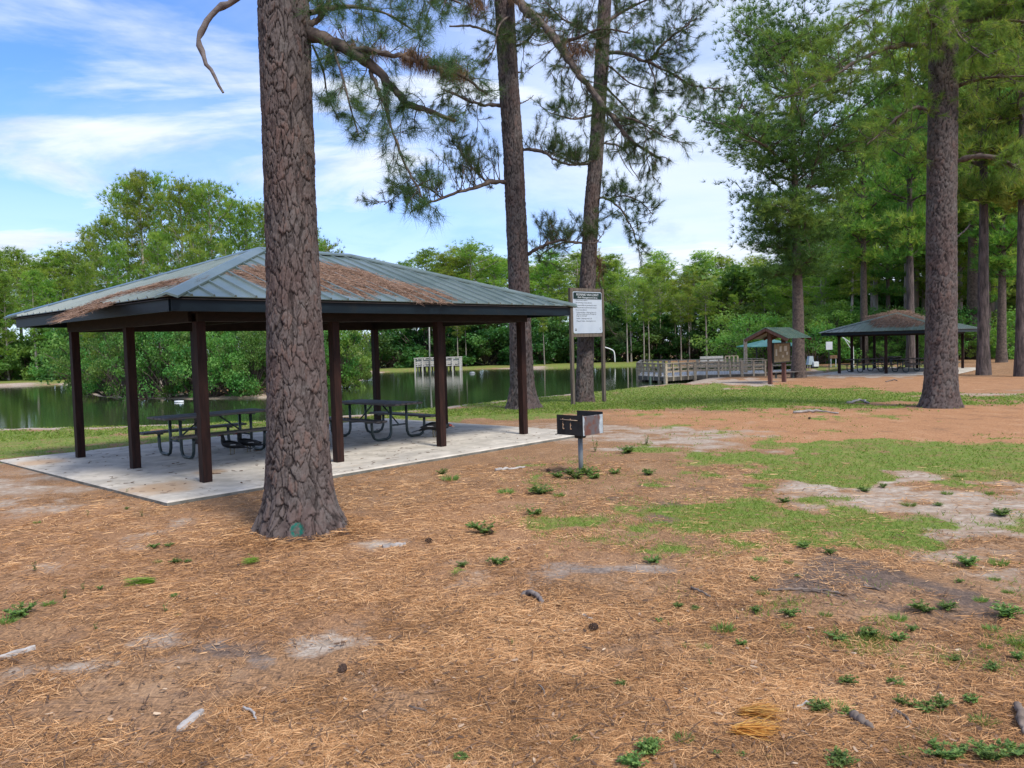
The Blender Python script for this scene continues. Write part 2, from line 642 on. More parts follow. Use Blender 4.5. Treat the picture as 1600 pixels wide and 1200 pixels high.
M['whitepipe'] = surf('white_pipe', (.68, .70, .70), (.76, .77, .77), .4, 3, (1, 1, 1), .02)
M['cabinet'] = surf('blue_grey_cabinet', (.30, .37, .42), (.40, .46, .50), .5, 3, (1, 1, 1), .05)
M['orangewood'] = surf('orange_brown_board', (.30, .15, .08), (.38, .21, .12), .7, 3, (1, 1, 1), .1)
M['duck_black'] = surf('black_plumage', (.008, .008, .009), (.022, .022, .022), .5, 14, (1, 1, 1), .3, 60, .003)
M['duck_white'] = surf('white_plumage', (.5, .48, .45), (.62, .60, .57), .7, 14, (1, 1, 1), .3, 60, .003)
M['duck_red'] = surf('red_face_skin', (.42, .06, .04), (.55, .12, .08), .55, 20, (1, 1, 1), .3)
M['duck_bill'] = surf('horn_bill', (.35, .22, .17), (.42, .28, .22), .5, 10, (1, 1, 1), .05)
M['duck_leg'] = surf('dull_yellow_leg', (.16, .13, .07), (.22, .18, .10), .6, 10, (1, 1, 1), .1)
M['stick'] = surf('dead_stick', (.10, .075, .06), (.22, .17, .14), .9, 9, (1, 1, 1), .4)
M['stick_grey'] = surf('bleached_stick', (.30, .27, .25), (.46, .43, .40), .9, 9, (1, 1, 1), .4)
M['chip'] = surf('wood_chip', (.30, .21, .14), (.46, .36, .27), .9, 9, (1, 1, 1), .2, rvar=.5)
M['cone'] = surf('pine_cone_scales', (.045, .028, .02), (.10, .06, .045), .85, 12, (1, 1, 1), .2)
M['rock'] = surf('grey_root', (.22, .19, .17), (.38, .34, .31), .9, 8, (1, 1, 1), .5, 24, .006)

# ------------------------------------------------------------------ ground
POLY = lambda L: np.array([G(a, b)[:2] for a, b in L])
GRASS = [(.42, [(960, 645), (1150, 640), (1430, 632), (1440, 655), (1250, 672), (1180, 690), (1000, 668)]), (.38, [(940, 690), (1150, 690), (1200, 770), (1000, 790), (860, 790), (840, 730)]), (.33, [(1150, 850), (1600, 860), (1650, 1010), (1200, 1010), (1050, 960)]), (1.0, [(1008, 802), (1060, 776), (1140, 768), (1200, 780), (1260, 800), (1360, 798), (1432, 812), (1425, 838), (1330, 855), (1250, 860), (1180, 848), (1085, 835)]),
         (.75, [(850, 800), (930, 800), (1010, 812), (1100, 850), (1060, 862), (930, 852), (860, 825)]),
         (1.0, [(1150, 712), (1250, 696), (1400, 690), (1600, 690), (1800, 700), (1800, 775), (1560, 758), (1480, 742), (1380, 748), (1330, 762), (1240, 760), (1150, 728)]),
         (.7, [(985, 692), (1150, 703), (1200, 742), (1100, 744), (1000, 710)]),
         (1.0, [(690, 643), (760, 629), (860, 621), (985, 607), (1100, 605), (1200, 605), (1310, 608), (1440, 613), (1440, 624), (1300, 632), (1100, 634), (960, 640), (830, 650), (700, 657)]),
         (.8, [(1500, 620), (1600, 616), (1800, 622), (1800, 630), (1500, 632)]),
         (.85, [(-300, 700), (0, 672), (220, 668), (420, 660), (600, 650), (700, 637), (700, 662), (560, 675), (400, 692), (200, 702), (110, 713), (0, 716), (-300, 735)]),
         (.9, [(1275, 572), (1440, 568), (1440, 573), (1330, 577), (1275, 579)]),
         (.8, [(1510, 815), (1600, 806), (1700, 810), (1700, 830), (1600, 828)]),
         (.45, [(1080, 975), (1250, 970), (1330, 1000), (1600, 960), (1700, 1010), (1500, 1030), (1240, 1010), (1100, 1000)])]
SAND = [(.5, [(-60, 722), (120, 716), (420, 694), (560, 678), (700, 666), (890, 660), (880, 684), (560, 700), (200, 730), (0, 732)]), (.66, [(880, 662), (1000, 666), (1180, 668), (1180, 690), (1090, 706), (1000, 700), (890, 694)]),
        (.66, [(1190, 746), (1330, 757), (1480, 748), (1600, 768), (1750, 770), (1750, 855), (1560, 850), (1440, 840), (1430, 808), (1290, 792)]),
        (.55, [(1430, 850), (1540, 845), (1600, 890), (1560, 915), (1440, 890)]),
        (.95, [(1010, 601), (1100, 595), (1210, 592), (1205, 600), (1100, 605)]),
        (.9, [(1265, 580), (1330, 576), (1440, 570), (1440, 588), (1300, 590), (1262, 590)]),
        (.6, [(1330, 612), (1440, 616), (1520, 612), (1800, 614), (1800, 622), (1500, 622), (1330, 622)]),
        (.6, [(-60, 745), (70, 745), (180, 785), (60, 800), (-60, 780)]),
        (.85, [(270, 1015), (330, 995), (390, 1005), (410, 1040), (360, 1052), (300, 1040)]),
        (.75, [(195, 990), (250, 980), (265, 990), (210, 1000)]), (.95, [(490, 985), (530, 978), (545, 995), (500, 1000)]), (.7, [(225, 1035), (260, 1030), (265, 1048), (230, 1050)]),
        (.95, [(70, 1042), (100, 1036), (110, 1050), (75, 1052)]), (.9, [(590, 845), (640, 840), (650, 860), (600, 868)]), (.9, [(15, 890), (60, 886), (65, 898), (20, 900)]),
        (.65, [(730, 905), (780, 900), (790, 915), (740, 918)]), (.85, [(890, 885), (960, 878), (1010, 890), (960, 910), (900, 905)]), (.65, [(200, 840), (250, 835), (255, 848), (205, 852)])]
DARK = [(.7, [(240, 1000), (400, 985), (440, 1030), (420, 1060), (260, 1050)]), (.6, [(880, 880), (1010, 878), (1010, 915), (890, 915)]), (.9, [(985, 785), (1040, 768), (1090, 775), (1040, 800), (1000, 805)]), (1.0, [(1205, 905), (1310, 885), (1400, 905), (1430, 930), (1310, 945), (1220, 930)]),
        (.5, [(1010, 790), (1100, 745), (1220, 770), (1200, 790), (1060, 790)])]
ORNG = [(1.0, [(985, 648), (1150, 642), (1440, 634), (1800, 634), (1800, 690), (1400, 690), (1200, 694), (1100, 672), (990, 660)]),
        (.8, [(1100, 603), (1190, 594), (1280, 592), (1480, 588), (1800, 586), (1800, 612), (1320, 612), (1180, 604)]), (.35, [(-100, 790), (250, 790), (420, 840), (800, 770), (900, 900), (400, 1000), (-100, 900)])]
for L_ in (GRASS, SAND, DARK, ORNG):
    L_[:] = [(a, POLY(p)) for a, p in L_]


def cover(x, y):
    r = np.hypot(x, y)
    wa = .15 + .06 * r
    ux = x + wa * (fbm(x * 1.1, y * 1.1, 21, 3) - .5) * 2
    uy = y + wa * 1.6 * (fbm(x * 1.1, y * 1.1, 22, 3) - .5) * 2
    k = .18 + .02 * r

    def lay(L, soft=1.6):
        o = np.zeros_like(x)
        for a, p in L:
            o = np.maximum(o, a * smooth(-k * soft, k, sdpoly(ux, uy, p)))
        return o
    g, s, d, o = lay(GRASS, 3.2), lay(SAND), lay(DARK), lay(ORNG)
    pn = fbm(x * 2.3, y * 2.3, 31, 4)
    tuft = fbm(x * 3.2, y * 2.4, 35, 4) * .55 + fbm(x * .9, y * .9, 36, 3) * .45
    g = smooth(.30, .95, g * .95 + (tuft - .5) * 1.5) * smooth(.02, .25, g)
    s = s * smooth(.25, .55, fbm(x * 1.7, y * 3.0, 33, 4) + .08)
    ls = lake_s(x, y)
    near = (y < 34) | (x > 2)
    shore = smooth(2.5, 1.5, ls + .5 * (fbm(x * .9, y * .9, 41, 3) - .5)) * smooth(-.6, .1, ls)
    s = np.maximum(s, shore * np.where(y < 55, 1.0, .85))
    far = smooth(50, 58, r) * (x < 16) * (ls > 0)
    g = np.maximum(g, far * smooth(.8, 2.2, ls) * .95)
    return g, s, d, o


def make_ground():
    dy = np.linspace(760, 9, 410)
    r = np.concatenate([np.linspace(.02, 2.9, 10), H * F / dy, [330, 420, 600, 1200]])
    th = np.radians(np.concatenate([np.arange(-180, -48, 4.), np.arange(-48, 48, .2), np.arange(48, 180, 4.)]))
    nr, nt_ = len(r), len(th)
    X = (r[:, None] * np.sin(th)[None]).ravel()
    Y = (r[:, None] * np.cos(th)[None]).ravel()
    Z = zg(X, Y)
    g, s, d, o = cover(X, Y)
    near = smooth(16, 7, np.hypot(X, Y))
    Z = Z + near * (.03 * (fbm(X * 1.3, Y * 1.3, 51, 3) - .5) + .016 * (fbm(X * 7, Y * 7, 52, 3) - .5))
    # ground meets the slab edge and the tree roots
    i, j = np.meshgrid(np.arange(nr - 1), np.arange(nt_), indexing='ij')
    i, j = i.ravel(), j.ravel()
    jn = (j + 1) % nt_
    Fq = np.stack([i * nt_ + j, (i + 1) * nt_ + j, (i + 1) * nt_ + jn, i * nt_ + jn], 1)[:, ::-1]
    me = nmesh('ground', np.c_[X, Y, Z], Fq, {'cover': np.c_[g, s, d, o]}, True)
    m, nt, b = mk('forest_floor')
    t = NT(nt)
    a = t.n('ShaderNodeAttribute', attribute_name='cover')
    sep = t.n('ShaderNodeSeparateColor')
    t.set(sep.inputs[0], a.outputs['Color'])
    g, s, d = sep.outputs
    o = a.outputs['Alpha']
    w = t.coord('World')
    st1 = t.noise(t.coord('World', (60, 14, 1), (0, 0, .5)), 1, 4, .6, .3)
    st2 = t.noise(t.coord('World', (14, 60, 1), (0, 0, .3)), 1, 4, .6, .3)
    st3 = t.noise(t.coord('World', (50, 50, 1), (0, 0, -.7)), 1, 4, .7, .2)
    br = t.noise(w, 12, 6, .75)
    br2 = t.noise(t.coord('World', (1, .7, 1)), 1.7, 9, .78)
    fine = t.math('MAXIMUM', t.math('MAXIMUM', st1, st2), st3)
    big = t.noise(w, .8, 5, .6)
    mid = t.noise(w, 5, 5, .65)
    straw = t.mix(t.step(fine, .46, .70), (.145, .085, .048), (.45, .255, .13))
    straw = t.mix(t.math('MULTIPLY', t.step(mid, .50, .72), .55), straw, (.21, .14, .10))
    straw = t.mix(t.math('MULTIPLY', t.step(big, .52, .7), .35), straw, (.34, .22, .14))
    straw = t.mix(t.math('MULTIPLY', o, .8), straw, t.mix(t.step(fine, .44, .68), (.26, .12, .055), (.52, .275, .14)))
    straw = t.mix(t.math('MULTIPLY', t.step(br2, .50, .66), .6), straw, (.17, .10, .062))
    straw = t.mix(t.math('MULTIPLY', t.step(br2, .48, .34), .45), straw, (.47, .31, .19))
    sand = t.mix(t.step(t.noise(w, 9, 6, .7), .35, .65), (.30, .245, .195), (.50, .425, .35))
    sand = t.mix(t.math('MULTIPLY', t.step(fine, .56, .70), .75), sand, (.24, .15, .095))
    sand = t.mix(t.math('MULTIPLY', t.step(t.noise(t.coord('World', (.35, 1.6, 1)), 2.0, 6, .7, .5), .45, .62), .65), sand, (.29, .195, .13))
    sand = t.mix(t.math('MULTIPLY', d, .8), sand, t.mix(t.step(t.noise(w, 26, 6, .75, .4), .4, .62), (.12, .10, .095), (.36, .33, .315)))
    grass = t.mix(t.step(t.noise(w, 16, 5, .7), .35, .65), (.09, .135, .026), (.19, .25, .05))
    grass = t.mix(t.math('MULTIPLY', t.step(t.noise(w, 7, 6, .75), .50, .64), .8), grass, straw)
    grass = t.mix(t.math('MULTIPLY', t.step(t.noise(t.coord('World', (1, .8, 1)), 1.1, 8, .75), .52, .62), .55), grass, straw)
    grass = t.mix(t.math('MULTIPLY', t.step(t.noise(w, 2.2, 4, .6), .5, .68), .5), grass, (.25, .235, .075))
    edge = lambda v, lo, hi: t.step(t.math('ADD', t.math('ADD', v, t.math('MULTIPLY', t.math('SUBTRACT', br, .5), .8)), t.math('MULTIPLY', t.math('SUBTRACT', br2, .5), 1.5)), lo, hi)
    c = t.mix(edge(s, .26, .78), straw, sand)
    c = t.mix(t.math('MULTIPLY', edge(d, .4, .8), .8), c, t.mix(t.step(fine, .5, .7), (.085, .068, .062), (.17, .13, .11)))
    c = t.mix(edge(g, .30, .70), c, grass)
    t.set(b.inputs['Base Color'], c)
    b.inputs['Roughness'].default_value = .95
    b.inputs['Specular IOR Level'].default_value = .1
    t.set(b.inputs['Normal'], t.bump(t.math('ADD', fine, t.math('MULTIPLY', br, .6)), .6, .018))
    return link('ground', me, None, m, kind='structure')


make_ground()

# water
mw, ntw, bw = mk('pond_water')
t = NT(ntw)
bw.inputs['Base Color'].default_value = (.03, .05, .018, 1)
bw.inputs['Roughness'].default_value = .06
bw.inputs['IOR'].default_value = 1.333
wv = t.math('ADD', t.noise(t.coord('World', (1, 2.2, 1)), 2.4, 3, .5), t.math('MULTIPLY', t.noise(t.coord('World', (.25, .5, 1)), 1, 2), 1.2))
t.set(bw.inputs['Normal'], t.bump(wv, .05, .05))
xs = np.linspace(-140, 60, 2)
link('lake_water', nmesh('lake_water', [(-140, 12, ZW), (75, 12, ZW), (75, 125, ZW), (-140, 125, ZW)], [[(0, 1, 2, 3)]]), None, mw, kind='structure')

# ------------------------------------------------------------------ pavilion
YAW = .8262
PO = np.array([-4.552, 11.82])
PA, PB = 2.346, 2.475            # bay along the long and the short side
PEX, PEY = np.array([math.cos(YAW), math.sin(YAW)]), np.array([-math.sin(YAW), math.cos(YAW)])
SLAB_Z = .058
ZB, ZF, ZE, HR, OV = 2.361, 2.47, 2.68, 3.80, .73   # beam bottom, fascia bottom, eave, ridge, overhang


def concrete():
    m, nt, b = mk('pale_concrete')
    t = NT(nt)
    w = t.coord('World')
    c = t.mix(t.step(t.noise(w, 2.2, 7, .65, .4), .35, .65), (.40, .36, .30), (.58, .525, .445))
    c = t.mix(t.math('MULTIPLY', t.step(t.noise(w, .7, 5, .6, .8), .52, .72), .55), c, (.31, .285, .25))
    c = t.mix(t.math('MULTIPLY', t.step(t.noise(t.coord('World', (1, 1, 1), (0, 0, .8)), .55, 5, .6, 1.2), .60, .75), .55), c, (.44, .29, .16))
    for (sx_, sy_, rad_) in ((*plane(255, 762, .06), .75), (*plane(330, 737, .06), .35), (*plane(60, 722, .06), .6)):
        vd = t.n('ShaderNodeVectorMath', operation='DISTANCE')
        t.set(vd.inputs[0], w)
        vd.inputs[1].default_value = (sx_, sy_, .06)
        f_ = t.step(t.math('ADD', t.math('DIVIDE', vd.outputs['Value'], rad_), t.math('MULTIPLY', t.noise(w, 3, 5, .6, .5), .9)), 1.5, .75)
        c = t.mix(t.math('MULTIPLY', f_, .75), c, (.42, .255, .125))
    c = t.mix(t.math('MULTIPLY', t.step(t.noise(w, 26, 4, .7), .64, .75), .6), c, (.20, .16, .13))
    t.set(b.inputs['Base Color'], c)
    b.inputs['Roughness'].default_value = .85
    t.set(b.inputs['Normal'], t.bump(t.noise(w, 60, 5, .7), .2, .003))
    return m


M['concrete'] = concrete()
M['slab_edge'] = surf('mossy_slab_edge', (.10, .10, .085), (.19, .18, .155), .9, 5, (1, 1, 1), .4, 20, .004)


def loc2w(o2, ex, ey):
    return lambda x, y: o2 + ex * x + ey * y


def slab(name, o2, ex, ey, margin, zt, zb_):
    Lw = loc2w(o2, ex, ey)
    a, b = 3 * PA, 2 * PB
    mb = MB()
    rings = []
    for inset, z in ((0, zb_), (0, zt - .02), (.02, zt)):
        e = margin - inset
        rings.append([(*Lw(-e, -e), z), (*Lw(a + e, -e), z), (*Lw(a + e, b + e), z), (*Lw(-e, b + e), z)])
    v = sum(rings, [])
    f = [(8, 9, 10, 11)]
    for k in range(2):
        for i in range(4):
            j = (i + 1) % 4
            f.append((k * 4 + i, k * 4 + j, k * 4 + 4 + j, k * 4 + 4 + i))
    mb.add(v, f)
    me = mb.mesh(name)
    me.polygons.foreach_set('material_index', np.array([0, 1, 1, 1, 1, 0, 0, 0, 0], np.int32))
    return link(name, me, None, [M['concrete'], M['slab_edge']], kind='structure')


def pavilion(loc, rz, label, group):
    root = thing('picnic_pavilion', label, 'pavilion', loc, rz, group)
    a, b = 3 * PA, 2 * PB
    # posts
    mb = MB().box((0, 0, ZB / 2 + .06), (.14, .14, ZB + .12), bev=.006)
    pm = mb.mesh('post')
    for i in range(4):
        for j in range(3):
            if 0 < i < 3 and j == 1:
                continue
            p = link('post', pm, root, None, (i * PA, j * PB, 0))
            if not len(pm.materials):
                pm.materials.append(M['post'])
    # beams
    for (x0, y0, x1, y1) in ((-.07, -.03, a + .07, -.03), (-.07, b + .03, a + .07, b + .03)):
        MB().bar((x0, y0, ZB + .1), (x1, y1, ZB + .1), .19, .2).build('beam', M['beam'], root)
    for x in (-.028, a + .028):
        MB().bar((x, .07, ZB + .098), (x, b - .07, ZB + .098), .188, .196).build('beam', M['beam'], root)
    # tie beams over the middle posts and rafters under the deck
    for i in (1, 2):
        MB().bar((i * PA, .08, ZB + .20), (i * PA, b - .08, ZB + .20), .12, .18).build('tie_beam', M['beam'], root)
    o = OV
    for (x0, y0, x1, y1) in ((-o, -o, a + o, -o), (a + o, -o + .03, a + o, b + o - .03), (a + o, b + o, -o, b + o), (-o, b + o - .03, -o, -o + .03)):
        d = np.array([x1 - x0, y1 - y0, 0])
        mb = MB().bar((x0, y0, (ZF + ZE - .045) / 2), (x1, y1, (ZF + ZE - .045) / 2), .045, ZE - .045 - ZF)
        mb.build('fascia', M['fascia'], root)
    # roof deck: closed hip solid
    e = o + .06
    hs = b / 2 + e
    zt = HR
    sl = (HR - ZE) / (b / 2 + o)
    ze = ZE - sl * .06 - .02
    rx0, rx1 = -e + hs, a + e - hs
    bz = ze - .012
    V8 = [(-e, -e, ze), (a + e, -e, ze), (a + e, b + e, ze), (-e, b + e, ze), (rx0, b / 2, zt - .02), (rx1, b / 2, zt - .02),
          (-e, -e, bz), (a + e, -e, bz), (a + e, b + e, bz), (-e, b + e, bz), (rx0, b / 2, zt - .12), (rx1, b / 2, zt - .12)]
    Fr = [(0, 1, 5, 4), (1, 2, 5), (2, 3, 4, 5), (3, 0, 4), (7, 6, 10, 11), (8, 7, 11), (9, 8, 11, 10), (6, 9, 10), (0, 6, 7, 1), (1, 7, 8, 2), (2, 8, 9, 3), (3, 9, 6, 0)]
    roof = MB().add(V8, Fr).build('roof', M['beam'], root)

    def face(p0, du, length, dv, cap0, cap1):
        """panels along an eave that starts at p0, runs du for length; dv is the uphill direction (horizontal)"""
        n = int(round(length / .315))
        wd = length / n
        up = np.array([dv[0], dv[1], sl])
        du3 = np.array([du[0], du[1], 0])
        nrm = np.cross(du3, up)
        nrm = nrm / np.linalg.norm(nrm)
        top = lambda u: min(u, length - u, hs)
        for k in range(n):
            u0, u1 = k * wd, (k + 1) * wd
            br_ = sorted(set([u0, u1] + [u for u in (hs, length - hs) if u0 < u < u1] + ([length / 2] if u0 < length / 2 < u1 else [])))
            low = [np.array(p0) + du3 * u for u in br_]
            hi = [np.array(p0) + du3 * u + up * top(u) for u in reversed(br_)]
            ring = low + hi
            ring = [ring[i] for i in range(len(ring)) if np.linalg.norm(ring[i] - ring[i - 1]) > 1e-4]
            mb = MB()
            nn = len(ring)
            lift = nrm * .004
            thick = nrm * .012
            v = [q + lift for q in ring] + [q + lift + thick for q in ring]
            f = [tuple(range(nn - 1, -1, -1)), tuple(range(nn, 2 * nn))] + [(i, (i + 1) % nn, nn + (i + 1) % nn, nn + i) for i in range(nn)]
            mb.add(v, f)
            # standing rib on the panel's edge
            if k:
                rw = .022
                q0 = np.array(p0) + du3 * u0
                q1 = q0 + up * max(top(u0) - .03, .03)
                A = [q0 - du3 * rw + nrm * .016, q0 + du3 * rw + nrm * .016, q1 + du3 * rw + nrm * .016, q1 - du3 * rw + nrm * .016]
                B = [q0 - du3 * rw * .5 + nrm * .046, q0 + du3 * rw * .5 + nrm * .046, q1 + du3 * rw * .5 + nrm * .046, q1 - du3 * rw * .5 + nrm * .046]
                mb.hexa(A, B)
            mb.build('roof_panel', M['roof'], roof)
    zp = ZE - sl * .06
    face((-e, -e, zp), (1, 0), a + 2 * e, (0, 1), 0, 0)
    face((a + e, -e, zp), (0, 1), b + 2 * e, (-1, 0), 0, 0)
    face((a + e, b + e, zp), (-1, 0), a + 2 * e, (0, -1), 0, 0)
    face((-e, b + e, zp), (0, -1), b + 2 * e, (1, 0), 0, 0)
    # hip and ridge caps: folded strips
    def capstrip(p, q, w=.15):
        p, q = np.array(p, float), np.array(q, float)
        t_ = (q - p) / np.linalg.norm(q - p)
        side = np.cross(t_, (0, 0, 1)); side /= np.linalg.norm(side)
        dn = np.array([0, 0, -sl * w * .72])
        up_ = np.array([0, 0, .058])
        L0, L1 = p - side * w + dn + up_, q - side * w + dn + up_
        R0, R1 = p + side * w + dn + up_, q + side * w + dn + up_
        C0, C1 = p + up_ * 1.25, q + up_ * 1.25
        th = np.array([0, 0, -.03])
        v = [L0, C0, R0, L1, C1, R1] + [x + th for x in (L0, C0, R0, L1, C1, R1)]
        f = [(0, 3, 4, 1), (1, 4, 5, 2), (7, 10, 9, 6), (8, 11, 10, 7), (0, 6, 9, 3), (2, 5, 11, 8), (0, 1, 7, 6), (1, 2, 8, 7), (4, 3, 9, 10), (5, 4, 10, 11)]
        return MB().add(v, f)
    tips = [(-e, -e, zp), (a + e, -e, zp), (a + e, b + e, zp), (-e, b + e, zp)]
    rg = [(rx0, b / 2, zt), (rx1, b / 2, zt)]
    for i, tp in enumerate(tips):
        q = rg[0] if i in (0, 3) else rg[1]
        tp2 = np.array(tp) + (np.array(tp) - np.array(q)) / np.linalg.norm(np.array(tp) - np.array(q)) * .07
        capstrip(tp2, q).build('hip_cap', M['roof'], roof)
    capstrip(rg[0], rg[1]).build('ridge_cap', M['roof'], roof)
    return root


slab('concrete_slab', PO, PEX, PEY, 1.062, SLAB_Z, -.25)
pav1 = pavilion((PO[0], PO[1], SLAB_Z), YAW, 'near open-sided picnic pavilion with green metal hip roof on dark brown posts', 'picnic pavilions')
# second pavilion further off, turned so that its short end faces the path
Y2 = math.atan2(.77, .628)
p2 = GD(1311, 45.6)
E2X, E2Y = np.array([math.cos(Y2), math.sin(Y2)]), np.array([-math.sin(Y2), math.cos(Y2)])
P2O = p2[:2] - E2Y * 2 * PB
Z2 = -.20
slab('concrete_slab', P2O, E2X, E2Y, 1.0, Z2, -.6)
pav2 = copy_tree(pav1)
pav2.location = (P2O[0], P2O[1], Z2)
pav2.rotation_euler = (0, 0, Y2)
pav2.scale = (1, 1, .87)
pav2['label'] = 'distant picnic pavilion with a brown pine straw patch on its green roof, beyond the kiosk'


def needles(P, D, L, Wd, rng, curve=.15, droop=0.0, two=False):
    """one triangle (or a bent pair of quads) per needle"""
    n = len(P)
    D = D / (np.linalg.norm(D, axis=1)[:, None] + 1e-9)
    q = rng.normal(size=(n, 3))
    s = np.cross(D, q)
    s /= np.linalg.norm(s, axis=1)[:, None] + 1e-9
    tip = P + D * L[:, None]
    tip[:, 2] -= droop * L
    if not two:
        v = np.stack([P - s * Wd[:, None] / 2, P + s * Wd[:, None] / 2, tip], 1).reshape(-1, 3)
        f = np.arange(n * 3).reshape(-1, 3)
        return v, f
    mid = P + D * L[:, None] * .5
    return None


def flat_needles(P, ang, L, Wd, rng, tilt=.08, lift=.006, bnd=.14):
    """needles lying on something: two quads each, bent"""
    n = len(P)
    bend = rng.normal(0, bnd, n)
    d0 = np.stack([np.cos(ang), np.sin(ang), rng.normal(0, tilt, n)], 1)
    d1 = np.stack([np.cos(ang + bend), np.sin(ang + bend), rng.normal(0, tilt, n) - .02], 1)
    s = np.stack([-np.sin(ang + bend / 2), np.cos(ang + bend / 2), rng.normal(0, .35, n)], 1)
    p0 = P + np.array([0, 0, 1.]) * (lift * rng.rand(n))[:, None]
    p1 = p0 + d0 * (L / 2)[:, None]
    p2 = p1 + d1 * (L / 2)[:, None]
    w = Wd[:, None] / 2
    v = np.stack([p0 - s * w * .8, p0 + s * w * .8, p1 - s * w, p1 + s * w, p2 - s * w * .5, p2 + s * w * .5], 1).reshape(-1, 3)
    k = np.arange(n)[:, None] * 6
    f = np.concatenate([k + np.array([[0, 1, 3, 2]]), k + np.array([[2, 3, 5, 4]])])
    return v, f


def roof_plane_pts(px, py, o2, ex, ey, z0, which, zs=1.0):
    """intersect rays with the long (y = low) face 'front', the 'left' short face of a pavilion or its 'end'"""
    e = OV + .06
    sl = (HR - ZE) / (2 * PB / 2 + OV)
    zp = (ZE - sl * .06) * zs
    sl *= zs
    if which == 'front':
        n2, off = ey, -e
    else:
        n2, off = ex, -e
    # z = z0 + zp + sl * (n2.(p - o2) - off)
    d = np.array([ray(a, b) for a, b in zip(px, py)])
    c = z0 + zp + sl * (-(n2 @ o2) - off)
    k = (c - H) / (d[:, 2] - sl * (d[:, :2] @ n2))
    return np.array([0, 0, H]) + d * k[:, None]


def roof_straw(polys, o2, ex, ey, z0, label, n, Ln, Wn, thick, parent=None, zs=1.0):
    Vs, Fs, Ss, off = [], [], [], 0
    rng = np.random.RandomState(5)
    sl = (HR - ZE) / (PB + OV) * zs
    for which, poly, wgt in polys:
        poly = np.array(poly, float)
        wp_ = roof_plane_pts(poly[:, 0], poly[:, 1], o2, ex, ey, z0, which, zs)
        n2 = ey if which == 'front' else ex
        lo, hi = wp_[:, :2].min(0), wp_[:, :2].max(0)
        q = lo + rng.rand(int(n * wgt) * 4, 2) * (hi - lo)
        sd_ = sdpoly(q[:, 0], q[:, 1], wp_[:, :2])
        sd_ += .7 * (fbm(q[:, 0] * 1.7, q[:, 1] * 1.7, 77, 4) - .5)
        keep = sd_ > rng.rand(len(q)) ** 2 * .55 - .06
        q, sd_ = q[keep][:int(n * wgt)], sd_[keep][:int(n * wgt)]
        zz = wp_[0, 2] + sl * ((q - wp_[0, :2]) @ n2)
        hgt = thick * smooth(0, .5, sd_) * (.4 + fbm(q[:, 0] * 2, q[:, 1] * 2, 78, 3))
        P = np.c_[q, zz + .016 + hgt * rng.rand(len(q))]
        ang = rng.rand(len(q)) * 6.283
        L = Ln * (.6 + .7 * rng.rand(len(q)))
        v, f = flat_needles(P, ang, L, Wn * (.7 + .6 * rng.rand(len(q))), rng, .10, .012)
        # follow the roof's slope
        d = v[:, :2] - np.repeat(q, 6, 0)
        v[:, 2] += sl * (d @ n2)
        Vs.append(v); Fs.append(f + off); off += len(v)
        Ss.append(np.repeat(rng.rand(len(q)), 6))
    me = nmesh('pine_straw', np.concatenate(Vs), np.concatenate(Fs), {'shade': np.concatenate(Ss)})
    o = link('pine_straw', me, parent, M['roof_litter'], kind='stuff')
    tag(o, label, 'pine straw')
    return o


roof_straw([('front', [(360, 428), (395, 418), (440, 412), (500, 408), (560, 424), (600, 432), (660, 455), (706, 478), (650, 474), (600, 458), (560, 462), (520, 450), (540, 460), (470, 456), (410, 452), (395, 446)], 1.0),
            ('front', [(670, 452), (700, 460), (712, 470), (690, 466)], .05),
            ('left', [(96, 494), (140, 475), (190, 458), (250, 444), (300, 434), (322, 434), (290, 448), (230, 460), (180, 470), (140, 488), (112, 500)], .5)],
           PO, PEX, PEY, SLAB_Z, 'brown pine straw lying in drifts on the near pavilion roof', 26000, .16, .006, .04)
roof_straw([('left', [(1352, 497), (1372, 490), (1400, 484), (1425, 488), (1447, 498), (1440, 510), (1410, 512), (1385, 512), (1365, 512)], 1.0)],
           P2O, E2X, E2Y, Z2, 'brown pine straw patch lying on the distant pavilion roof', 9000, .2, .016, .03, zs=.87)

# ------------------------------------------------------------------ pines


def voro(u, v, per, seed, jit=.85):
    """F1, F2, id of a jittered grid, periodic in u with period per (integer)"""
    iu, iv = np.floor(u), np.floor(v)
    f1 = np.full(u.shape, 9.)
    f2 = np.full(u.shape, 9.)
    idd = np.zeros(u.shape)
    for a in (-1, 0, 1):
        for b in (-1, 0, 1):
            cu, cv = iu + a, iv + b
            m = np.mod(cu, per)
            pu = cu + .5 + jit * (hsh(m, cv, seed) - .5)
            pv = cv + .5 + jit * (hsh(m, cv, seed + 1) - .5)
            d = np.hypot(u - pu, v - pv)
            nid = hsh(m, cv, seed + 2)
            new1 = d < f1
            f2 = np.where(new1, f1, np.minimum(f2, d))
            idd = np.where(new1, nid, idd)
            f1 = np.where(new1, d, f1)
    return f1, f2, idd


